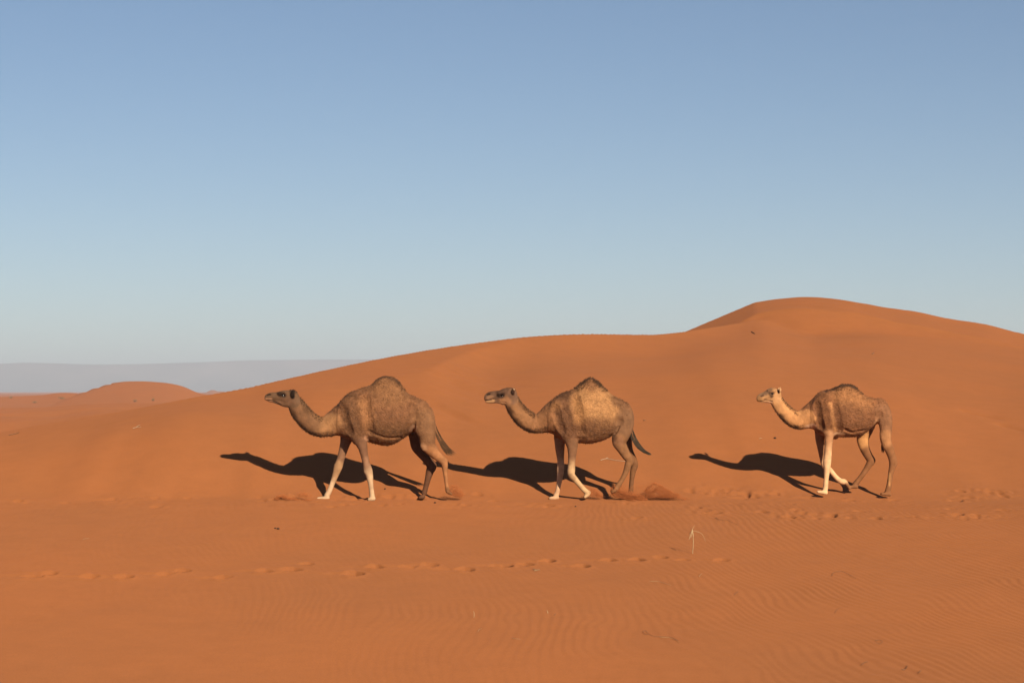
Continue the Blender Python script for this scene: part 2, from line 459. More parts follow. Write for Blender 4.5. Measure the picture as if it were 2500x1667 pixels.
def build_terrain():
    th_f = np.radians(np.linspace(-13.0, 13.0, 701))
    co = [13.0]
    st = 0.15
    while co[-1] + st < 176:
        co.append(co[-1] + st); st = min(st * 1.35, 6.0)
    co = np.array(co[1:])
    if (701 + 2 * len(co)) % 2 == 1:
        co = np.append(co, 179.0)
        th = np.concatenate([-np.radians(co[::-1]), th_f, np.radians(co[:-1])])
    else:
        th = np.concatenate([-np.radians(co[::-1]), th_f, np.radians(co)])
    if len(th) % 2: th = th[:-1]
    N = len(th)
    r1 = np.concatenate([np.linspace(0.6, 22.6, 16), np.linspace(23.4, 43.6, 490)])
    r2 = [43.6]
    while r2[-1] < 66: r2.append(r2[-1] + 0.085 + 0.004 * (r2[-1] - 43.6))
    while r2[-1] < 96: r2.append(r2[-1] + 0.22)
    while r2[-1] < 15500: r2.append(r2[-1] * 1.0125 + .0)
    r2 = np.array(r2[1:])
    R1, T1 = np.meshgrid(r1, th, indexing='ij')
    th2 = th[::2]; N2 = len(th2)
    R2, T2 = np.meshgrid(r2, th2, indexing='ij')
    X = np.concatenate([(R1 * np.sin(T1)).ravel(), (R2 * np.sin(T2)).ravel()])
    Y = np.concatenate([(R1 * np.cos(T1)).ravel(), (R2 * np.cos(T2)).ravel()])
    Z = full_h(X, Y)
    V = np.stack([X, Y, Z], 1)
    V = np.concatenate([V, [[0, 0, float(np.mean(Z[:N]))]]])
    n1 = len(r1)
    # quads of the near part
    i = np.arange(n1 - 1)[:, None]; j = np.arange(N)[None, :]; jn = (j + 1) % N
    q1 = np.stack([i * N + j, i * N + jn, (i + 1) * N + jn, (i + 1) * N + j], -1).reshape(-1, 4)
    r_q1 = np.repeat(0.5 * (r1[1:] + r1[:-1]), N)
    off = n1 * N
    n2 = len(r2)
    i = np.arange(n2 - 1)[:, None]; j = np.arange(N2)[None, :]; jn = (j + 1) % N2
    q2 = off + np.stack([i * N2 + j, i * N2 + jn, (i + 1) * N2 + jn, (i + 1) * N2 + j], -1).reshape(-1, 4)
    r_q2 = np.repeat(0.5 * (r2[1:] + r2[:-1]), N2)
    # stitching row: two fine segments to one coarse one
    j2 = np.arange(N2)
    b = (n1 - 1) * N
    p5 = np.stack([b + 2 * j2, b + 2 * j2 + 1, b + (2 * j2 + 2) % N, off + (j2 + 1) % N2, off + j2], -1)
    jj = np.arange(N)
    fan = np.stack([np.full(N, len(V) - 1), (jj + 1) % N, jj], -1)
    SPLIT1 = r1[np.argmin(np.abs(r1 - 39.9))] + 1e-6
    SPLIT2 = 110.0
    q = np.concatenate([q1, q2]); rq = np.concatenate([r_q1, r_q2])
    # orientation: theta grows clockwise seen from above, so flip
    q = q[:, ::-1]; p5 = p5[:, ::-1]; fan = fan[:, ::-1]
    tri3 = fan
    # normals from the whole sheet, so that the seams between the pieces do not show
    loops = np.concatenate([q.ravel(), p5.ravel(), tri3.ravel()])
    tot = np.concatenate([np.full(len(q), 4), np.full(len(p5), 5), np.full(len(tri3), 3)])
    sta = np.concatenate([[0], np.cumsum(tot)[:-1]])
    whole = np_mesh('whole', V, loops, sta, tot)
    nor = np.zeros(len(V) * 3, np.float32)
    whole.vertex_normals.foreach_get('vector', nor)
    nor = nor.reshape(-1, 3)
    if nor[:, 2].mean() < 0:
        print('TERRAIN FLIPPED')
    bpy.data.meshes.remove(whole)
    def piece(name, mask, extra):
        polys = [q[mask]] + extra
        lo = np.concatenate([p.ravel() for p in polys])
        to = np.concatenate([np.full(len(p), p.shape[1]) for p in polys])
        used, inv = np.unique(lo, return_inverse=True)
        me = np_mesh(name, V[used], inv, np.concatenate([[0], np.cumsum(to)[:-1]]), to)
        me.normals_split_custom_set_from_vertices(nor[used].tolist())
        o = link(name, me, None, [SAND])
        tag(o, kind='structure')
        return o
    piece('sand_ground', rq < SPLIT1, [tri3])
    piece('sand_dune', (rq >= SPLIT1) & (rq < SPLIT2), [p5])
    piece('distant_dunes', rq >= SPLIT2, [])
build_terrain()

def build_plateau():
    Yd = 13500.0
    prof = sky_line([(-9000, 880), (-3000, 885), (-400, 893), (0, 889), (60, 886.5), (130, 888), (230, 891), (320, 890), (400, 888), (520, 884.5), (600, 881), (700, 879.5), (905, 878), (1300, 876), (2500, 884), (5000, 875), (11000, 890)])
    ths = np.linspace(math.radians(-62), math.radians(62), 900)
    rows = [(-900, 0.0), (-620, .05), (-380, .22), (-220, .5), (-130, .75), (-90, .97), (-60, 1.0), (600, 1.0), (1300, .9), (1900, -.1)]
    V = []
    for k, (dr, f) in enumerate(rows):
        rr = Yd + dr + 120 * noise2(ths * 18, np.full_like(ths, 1.0), 61) + 30 * noise2(ths * 90, np.full_like(ths, 2.0), 62)
        t = prof(np.clip(np.tan(ths), -1.3, 1.6))
        top = CAMZ + t * Yd / 1.0 * (np.ones_like(ths))
        z = -8 + (top + 8) * f + (6 * noise2(ths * 220, np.full_like(ths, k * 3.1), 63) if 0 < f < .97 else 0 * ths)
        V.append(np.stack([rr * np.sin(ths), rr * np.cos(ths), z], 1))
    V = np.concatenate(V); n = len(ths)
    i = np.arange(len(rows) - 1)[:, None]; j = np.arange(n - 1)[None, :]
    q = np.stack([i * n + j, i * n + j + 1, (i + 1) * n + j + 1, (i + 1) * n + j], -1).reshape(-1, 4)
    o = link('plateau', quad_mesh('plateau', V, q, True), None, [ROCK])
    tag(o, kind='structure')
build_plateau()

# ------------------------------------------------------------------ air
def build_haze():
    me = bpy.data.meshes.new('haze')
    x = 16600.0; z0 = -9.5; z1 = 205.0
    v = [(sx * x, sy * x, z) for z in (z0, z1) for sy in (-1, 1) for sx in (-1, 1)]
    me.from_pydata(v, [], [(0, 2, 3, 1), (4, 5, 7, 6), (0, 1, 5, 4), (2, 6, 7, 3), (0, 4, 6, 2), (1, 3, 7, 5)])
    m = bpy.data.materials.new('desert_air'); m.use_nodes = True
    nt = m.node_tree
    for n in list(nt.nodes): nt.nodes.remove(n)
    out = nt.nodes.new('ShaderNodeOutputMaterial'); vol = nt.nodes.new('ShaderNodeVolumePrincipled')
    vol.inputs['Color'].default_value = (0.81, 0.90, 1.0, 1)
    vol.inputs['Density'].default_value = 0.000128
    vol.inputs['Anisotropy'].default_value = 0.0
    nt.links.new(vol.outputs[0], out.inputs['Volume'])
    o = link('haze', me, None, [m])
    tag(o, kind='stuff')
build_haze()

# ------------------------------------------------------------------ camels
def surface_nets(D, org, h):
    ins = D < 0
    c = ins[:-1, :-1, :-1].astype(np.int8)
    s = c.copy()
    for dx in (0, 1):
        for dy in (0, 1):
            for dz in (0, 1):
                if dx + dy + dz:
                    s += ins[dx:D.shape[0] - 1 + dx, dy:D.shape[1] - 1 + dy, dz:D.shape[2] - 1 + dz]
    act = (s > 0) & (s < 8)
    ci = np.argwhere(act)
    idx = np.full(act.shape, -1, np.int32)
    idx[act] = np.arange(len(ci))
    acc = np.zeros((len(ci), 3)); cnt = np.zeros(len(ci))
    corners = [(a, b, e) for a in (0, 1) for b in (0, 1) for e in (0, 1)]
    for p in corners:
        for q in corners:
            if sum(q) - sum(p) == 1 and all(q[k] >= p[k] for k in range(3)):
                dp = D[ci[:, 0] + p[0], ci[:, 1] + p[1], ci[:, 2] + p[2]]
                dq = D[ci[:, 0] + q[0], ci[:, 1] + q[1], ci[:, 2] + q[2]]
                m = (dp < 0) != (dq < 0)
                t = np.where(m, dp / (dp - dq + 1e-12), 0)
                for k in range(3):
                    acc[:, k] += np.where(m, p[k] + t * (q[k] - p[k]), 0)
                cnt += m
    V = (ci + acc / cnt[:, None]) * h + org
    quads = []
    for ax in range(3):
        a1, a2 = [(1, 2), (2, 0), (0, 1)][ax]
        lo = [slice(None)] * 3; hi = [slice(None)] * 3
        lo[ax] = slice(0, -1); hi[ax] = slice(1, None)
        A = ins[tuple(lo)]; B = ins[tuple(hi)]
        e = np.argwhere(A != B)
        e = e[(e[:, a1] > 0) & (e[:, a2] > 0) & (e[:, a1] < D.shape[a1] - 1) & (e[:, a2] < D.shape[a2] - 1)]
        fl = A[e[:, 0], e[:, 1], e[:, 2]]
        def cell(d1, d2):
            g = e.copy(); g[:, a1] -= d1; g[:, a2] -= d2
            return idx[g[:, 0], g[:, 1], g[:, 2]]
        qd = np.stack([cell(1, 1), cell(0, 1), cell(0, 0), cell(1, 0)], 1)
        qd[~fl] = qd[~fl][:, ::-1]
        quads.append(qd)
    return V, np.concatenate(quads)

def catmull(P, sub=4):
    P = np.asarray(P, float)
    out = []
    for i in range(len(P) - 1):
        p0 = P[max(i - 1, 0)]; p1 = P[i]; p2 = P[i + 1]; p3 = P[min(i + 2, len(P) - 1)]
        for k in range(sub):
            t = k / sub
            out.append(0.5 * ((2 * p1) + (-p0 + p2) * t + (2 * p0 - 5 * p1 + 4 * p2 - p3) * t * t + (-p0 + 3 * p1 - 3 * p2 + p3) * t ** 3))
    out.append(P[-1])
    return np.array(out)

VOX = 0.0095

class Camel:
    def __init__(self, sp):
        self.sp = sp
        self.s = sp['depth'] / (F * 3.92)            # metres per measured unit
        self.zx0, self.zg = sp['origin']
        xs = [p[0] for c in sp['chains'] for p in c['p']] + [s_[0] for s_ in sp['torso']]
        ys = [p[1] for c in sp['chains'] for p in c['p']] + [s_[1] for s_ in sp['torso']]
        x0, x1 = (min(xs) - 60 - self.zx0) * self.s, (max(xs) + 150 - self.zx0) * self.s
        z0, z1 = (self.zg - max(ys) - 90) * self.s, (self.zg - min(ys) + 60) * self.s
        self.org = np.array([x0, -0.52, z0])
        self.n = tuple(int(math.ceil(v / VOX)) for v in (x1 - x0, 1.04, z1 - z0))
        self.D = np.full(self.n, 1.0, np.float32)
        self.ax = [self.org[k] + VOX * np.arange(self.n[k]) for k in range(3)]

    def m(self, zx, zy):
        return (zx - self.zx0) * self.s, (self.zg - zy) * self.s

    def sub(self, lo, hi):
        i0 = [max(0, int((lo[k] - self.org[k]) / VOX)) for k in range(3)]
        i1 = [min(self.n[k], int((hi[k] - self.org[k]) / VOX) + 2) for k in range(3)]
        sl = tuple(slice(i0[k], i1[k]) for k in range(3))
        g = [self.ax[0][sl[0]][:, None, None].astype(np.float32), self.ax[1][sl[1]][None, :, None].astype(np.float32), self.ax[2][sl[2]][None, None, :].astype(np.float32)]
        return sl, g

    def torso(self):
        st = np.array(self.sp['torso'], float)       # x, top, bottom, centre, half width, top exponent
        x = (st[:, 0] - self.zx0) * self.s
        top = (self.zg - st[:, 1]) * self.s; bot = (self.zg - st[:, 2]) * self.s; cen = (self.zg - st[:, 3]) * self.s
        lo = (x[0] - .06, -.5, bot.min() - .08); hi = (x[-1] + .06, .5, top.max() + .08)
        sl, g = self.sub(lo, hi)
        gx = g[0].ravel()
        f = [pchip(x, v)(gx)[:, None, None] for v in (top, bot, cen, st[:, 4], st[:, 5])]
        up = (g[2] - f[2]) / np.maximum(f[0] - f[2], .02)
        dn = (f[2] - g[2]) / np.maximum(f[2] - f[1], .02)
        u = np.where(g[2] > f[2], up, dn)
        e = np.where(g[2] > f[2], f[4], 2.2)
        v = np.abs(g[1]) / np.maximum(f[3], .01)
        r = (np.power(np.maximum(u, 0), e) + np.power(v, 2.3)).astype(np.float32)
        out = np.maximum(x[0] - g[0], g[0] - x[-1])
        fn = np.power(r + 1e-6, 0.5) - 1
        gr = np.gradient(fn, VOX)
        gm = np.sqrt(gr[0] ** 2 + gr[1] ** 2 + gr[2] ** 2)
        d = fn / np.clip(gm, 1.2, 40)
        d = np.maximum(d, out).astype(np.float32)
        self.D[sl] = np.minimum(self.D[sl], d)

    def chain(self, pts, k=0.04, sub=4, flat=None):
        P = np.array([list(p) + [0] * (5 - len(p)) for p in pts], float)
        for i, p in enumerate(pts):
            if len(p) < 5: P[i, 4] = 0.8
        Q = catmull(P, sub)
        X, Z = self.m(Q[:, 0], Q[:, 1]); Rr = np.maximum(Q[:, 2] * self.s, .004); Yc = Q[:, 3]; Ra = Q[:, 4]
        pad = k + .05
        lo = ((X - Rr).min() - pad, (Yc - Rr * np.maximum(Ra, .3)).min() - pad, (Z - Rr).min() - pad)
        hi = ((X + Rr).max() + pad, (Yc + Rr * np.maximum(Ra, .3)).max() + pad, (Z + Rr).max() + pad)
        sl, g = self.sub(lo, hi)
        best = None
        for i in range(len(Q) - 1):
            ax, az, bx, bz = X[i], Z[i], X[i + 1], Z[i + 1]
            dx, dz = bx - ax, bz - az
            L = dx * dx + dz * dz + 1e-9
            t = np.clip(((g[0] - ax) * dx + (g[2] - az) * dz) / L, 0, 1)
            yc = Yc[i] + t * (Yc[i + 1] - Yc[i]); r = Rr[i] + t * (Rr[i + 1] - Rr[i]); ra = Ra[i] + t * (Ra[i + 1] - Ra[i])
            d = np.sqrt((g[0] - ax - t * dx) ** 2 + (g[2] - az - t * dz) ** 2 + ((g[1] - yc) / ra) ** 2) - r
            best = d if best is None else np.minimum(best, d)
        if flat is not None:
            best = np.maximum(best, (flat - g[2]))
        best = best.astype(np.float32)
        self.D[sl] = smin(self.D[sl], best, k)

    def carve(self, pts, r, k=0.008, out=0.0):
        """groove just under the skin along a line, on both sides of the animal"""
        P = catmull(np.array(pts, float), 6) if len(pts) > 2 else np.array(pts, float)
        X, Z = self.m(P[:, 0], P[:, 1])
        for sgn in (-1, 1):
            pr = []
            for x, z in zip(X, Z):
                y = self.skin(x, z, sgn)
                if y is not None: pr.append((x, y + sgn * out, z))
            for a, b in zip(pr[:-1], pr[1:]):
                a = np.array(a); b = np.array(b)
                lo = np.minimum(a, b) - r - .03; hi = np.maximum(a, b) + r + .03
                sl, g = self.sub(lo, hi)
                d = b - a; L = float(d @ d) + 1e-9
                t = np.clip(((g[0] - a[0]) * d[0] + (g[1] - a[1]) * d[1] + (g[2] - a[2]) * d[2]) / L, 0, 1)
                q = np.sqrt((g[0] - a[0] - t * d[0]) ** 2 + (g[1] - a[1] - t * d[1]) ** 2 + (g[2] - a[2] - t * d[2]) ** 2) - r
                self.D[sl] = smax(self.D[sl], -q.astype(np.float32), k)

    def skin(self, x, z, sgn=-1):
        i = int(round((x - self.org[0]) / VOX)); k = int(round((z - self.org[2]) / VOX))
        if not (0 <= i < self.n[0] and 0 <= k < self.n[2]): return None
        col = self.D[i, :, k]
        w = np.where(col < 0)[0]
        if len(w) == 0: return None
        j = w[0] if sgn < 0 else w[-1]
        return float(self.ax[1][j])

    def build(self):
        sp = self.sp
        self.torso()
        for c in sp['chains']:
            self.chain(c['p'], c.get('k', .04), c.get('sub', 4))
        for f_ in sp['feet']:
            hx, hy, tx, ty, r, yc = f_
            for dy in (-.036, .036):
                self.chain([(hx, hy - r, r, yc + dy * .8, 1.0), ((hx + tx) / 2, (hy + ty) / 2 - r * .9, r * .95, yc + dy, 1.0), (tx, ty - r * .7, r * .7, yc + dy * 1.25, .95)], .018, 3)
        for (cx, cy, rx, rz, tilt, yoff, thick) in sp['ears']:
            for sgn in (-1, 1):
                x, z = self.m(cx, cy)
                tx, tz = math.sin(tilt), math.cos(tilt)
                a = (cx - tx * rz * .6, cy + tz * rz * .6); b = (cx + tx * rz * .75, cy - tz * rz * .75)
                self.chain([(a[0], a[1], rx * .75, sgn * yoff, thick), (cx, cy, rx, sgn * (yoff + .018), thick), (b[0], b[1], rx * .4, sgn * (yoff + .03), thick)], .012, 4)
        for (pts, r) in sp['grooves']:
            self.carve(pts, r)
        for (pts, r, out) in sp.get('folds', []):
            self.carve(pts, r, .022, out)
        eyes = []
        for sgn in (-1, 1):
            x, z = self.m(*sp['eye'])
            y = self.skin(x, z, sgn)
            eyes.append((x, y - sgn * .010, z))
            # socket
            self.carve([(sp['eye'][0] - 9, sp['eye'][1] + 1), (sp['eye'][0] + 9, sp['eye'][1] + 1)], .014, .012)
            break
        y2 = self.skin(x, z, 1)
        eyes[0] = (x, self.skin(x, z, -1) - .004, z)
        eyes.append((x, self.skin(x, z, 1) + .004, z))
        # coat relief
        V, Q = surface_nets(self.D, self.org, VOX)
        me = quad_mesh('body', V, Q)
        nor = np.zeros(len(V) * 3, np.float32); me.vertex_normals.foreach_get('vector', nor); nor = nor.reshape(-1, 3)
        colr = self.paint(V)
        alpha = colr[:, 3]
        disp = (0.0042 * noise3(V[:, 0] / .026, V[:, 1] / .026, V[:, 2] / .024, 71) + 0.003 * noise3(V[:, 0] / .10, V[:, 1] / .1, V[:, 2] / .1, 72)) * alpha
        V = V + nor * disp[:, None]
        me.vertices.foreach_set('co', V.astype(np.float32).ravel())
        at_ = me.color_attributes.new('coat', 'FLOAT_COLOR', 'POINT')
        at_.data.foreach_set('color', colr.astype(np.float32).ravel())
        me.update()
        root = bpy.data.objects.new('camel', None)
        COL.objects.link(root)
        src = (sp['offset'][0] + self.zx0 / 3.92, sp['offset'][1] + self.zg / 3.92)
        root.location = at(src[0], src[1], sp['depth'])
        tag(root, sp['label'], 'camel', 'camels walking in file across the sand')
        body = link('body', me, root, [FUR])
        for e in eyes:
            b = ball('eye', .021, (1.1, .6, .85))
            o = link('eye', b, root, [EYE]); o.location = e
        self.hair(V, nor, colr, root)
        self.tail(root)
        return root

    def paint(self, V):
        sp = self.sp
        zx = V[:, 0] / self.s + self.zx0; zy = self.zg - V[:, 2] / self.s
        wob = 16 * noise3(V[:, 0] / .06, V[:, 1] / .06, V[:, 2] / .06, 81)
        c = np.tile(np.array(lin(sp['base'])), (len(V), 1)); al = np.ones(len(V))
        for (pts, r, soft, col, amt, fur, side) in sp['paint']:
            pts = np.asarray(pts, float)
            d = None
            if len(pts) == 1: pts = np.vstack([pts, pts + 1e-3])
            for a, b in zip(pts[:-1], pts[1:]):
                e = b - a
                t = np.clip(((zx - a[0]) * e[0] + (zy - a[1]) * e[1]) / (e @ e + 1e-9), 0, 1)
                q = np.hypot(zx - a[0] - t * e[0], zy - a[1] - t * e[1])
                d = q if d is None else np.minimum(d, q)
            w = amt * (1 - sstep(r - soft, r + soft, d + wob * min(1, soft / 20)))
            if side: w = w * (1 / (1 + np.exp(-(V[:, 1] * side) / .015)))
            if col is not None:
                c = c * (1 - w[:, None]) + np.array(lin(col)) * w[:, None]
            if fur is not None:
                al = al * (1 - w) + fur * w
        lu = (c @ np.array([.3, .55, .15]))[:, None]
        c = np.maximum(lu + (c - lu) * 1.12, .002) * np.array([1.07, .965, .96])
        return np.concatenate([c * sp.get('gain', .60), al[:, None]], 1)

    def hair(self, V, nor, colr, root):
        sp = self.sp
        zx = V[:, 0] / self.s + self.zx0; zy = self.zg - V[:, 2] / self.s
        r_ = np.random.default_rng(int(sp['origin'][0]))
        for (name, box, n, ln, flow, nzmin, nzmax, col) in sp['hair']:
            m = (zx > box[0]) & (zx < box[2]) & (zy > box[1]) & (zy < box[3]) & (nor[:, 2] > nzmin) & (nor[:, 2] < nzmax)
            ids = np.where(m)[0]
            if len(ids) == 0: continue
            pick = r_.choice(ids, n)
            P = V[pick] - nor[pick] * .004
            fl = np.array(flow, float)
            d = nor[pick] * r_.uniform(.5, 1.0, (n, 1)) + fl * r_.uniform(.4, 1.1, (n, 1)) + r_.normal(0, .25, (n, 3))
            d /= np.linalg.norm(d, axis=1)[:, None]
            l = ln * r_.uniform(.35, 1.1, (n, 1))
            sd = np.cross(d, r_.normal(0, 1, (n, 3))); sd /= np.linalg.norm(sd, axis=1)[:, None] + 1e-9
            wv = .0035
            tip = P + d * l + np.array([0, 0, -.15]) * l * r_.uniform(0, 1, (n, 1))
            mid = P + d * l * .5
            vv = np.stack([P - sd * wv, P + sd * wv, mid + sd * wv * .7, tip, mid - sd * wv * .7], 1).reshape(-1, 3)
            fc = np.arange(n * 5).reshape(-1, 5)
            me = quad_mesh(name, vv, fc, False)
            cc = (np.array(lin(col)) * sp.get('gain', .60))[None, :] * r_.uniform(.6, 1.35, (n, 1)) if col else colr[pick, :3] * r_.uniform(.7, 1.3, (n, 1))
            cc = np.concatenate([cc, np.zeros((n, 1))], 1)
            a_ = me.color_attributes.new('coat', 'FLOAT_COLOR', 'POINT')
            a_.data.foreach_set('color', np.repeat(cc, 5, 0).astype(np.float32).ravel())
            o = link(name, me, root, [HAIR])
            o['kind'] = 'stuff'

    def tail(self, root):
        sp = self.sp
        if 'tail' not in sp: return
        r_ = np.random.default_rng(3)
        P = catmull(np.array(sp['tail'], float), 6)     # x, y, spread radius, y offset
        X, Z = self.m(P[:, 0], P[:, 1])
        n = sp.get('tail_n', 420)
        vv = []; ff = []; cc = []
        base = np.array(lin(sp['tail_col'])) * sp.get('gain', .60)
        L = len(P)
        for k in range(n):
            i0 = int(r_.integers(0, int(L * .72))); ln = int(r_.integers(5, 11)); i1 = min(L - 1, i0 + ln)
            ang = r_.uniform(0, 6.283); q = math.sqrt(r_.uniform(0, 1))
            ph = r_.normal(0, .25)
            col = base * r_.uniform(.5, 1.5) * np.array([1, r_.uniform(.92, 1.0), r_.uniform(.85, 1.0)])
            start = len(vv)
            w = .0032
            for i in range(i0, i1 + 1):
                f = (i - i0) / max(1, i1 - i0)
                rr = P[i, 2] * self.s * q * (1 + .25 * f)
                x = X[i] + rr * math.cos(ang + ph * f); z = Z[i] + rr * .6 * math.sin(ang + ph * f) + (.0 if i < L - 1 else 0); y = P[i, 3] + rr * .8 * math.sin(ang + 1.3)
                ww = w * (1 - .75 * f)
                vv.append((x - ww, y, z - ww * .6)); vv.append((x + ww, y, z + ww * .6))
                cc += [col, col]
            for i in range(i1 - i0):
                b = start + 2 * i
                ff.append((b, b + 1, b + 3, b + 2))
        me = quad_mesh('tail_hair', np.array(vv), np.array(ff), False)
        a_ = me.color_attributes.new('coat', 'FLOAT_COLOR', 'POINT')
        a_.data.foreach_set('color', np.concatenate([np.array(cc), np.zeros((len(cc), 1))], 1).astype(np.float32).ravel())
        o = link('tail_hair', me, root, [HAIR]); o['kind'] = 'stuff'

def ball(name, r, sc=(1, 1, 1), nu=16, nv=10):
    vs = [(0, 0, r * sc[2])]
    for i in range(1, nv):
        p = math.pi * i / nv
        for j in range(nu):
            t = 2 * math.pi * j / nu
            vs.append((r * sc[0] * math.sin(p) * math.cos(t), r * sc[1] * math.sin(p) * math.sin(t), r * sc[2] * math.cos(p)))
    vs.append((0, 0, -r * sc[2]))
    fs = [(0, 1 + j, 1 + (j + 1) % nu) for j in range(nu)]
    for i in range(nv - 2):
        for j in range(nu):
            a = 1 + i * nu; fs.append((a + j, a + nu + j, a + nu + (j + 1) % nu, a + (j + 1) % nu))
    a = 1 + (nv - 2) * nu
    fs += [(a + j, len(vs) - 1, a + (j + 1) % nu) for j in range(nu)]
    me = bpy.data.meshes.new(name); me.from_pydata(vs, [], fs)
    me.polygons.foreach_set('use_smooth', [True] * len(fs))
    return me

NF, FF_, NH, FH = -.165, .165, -.165, .165

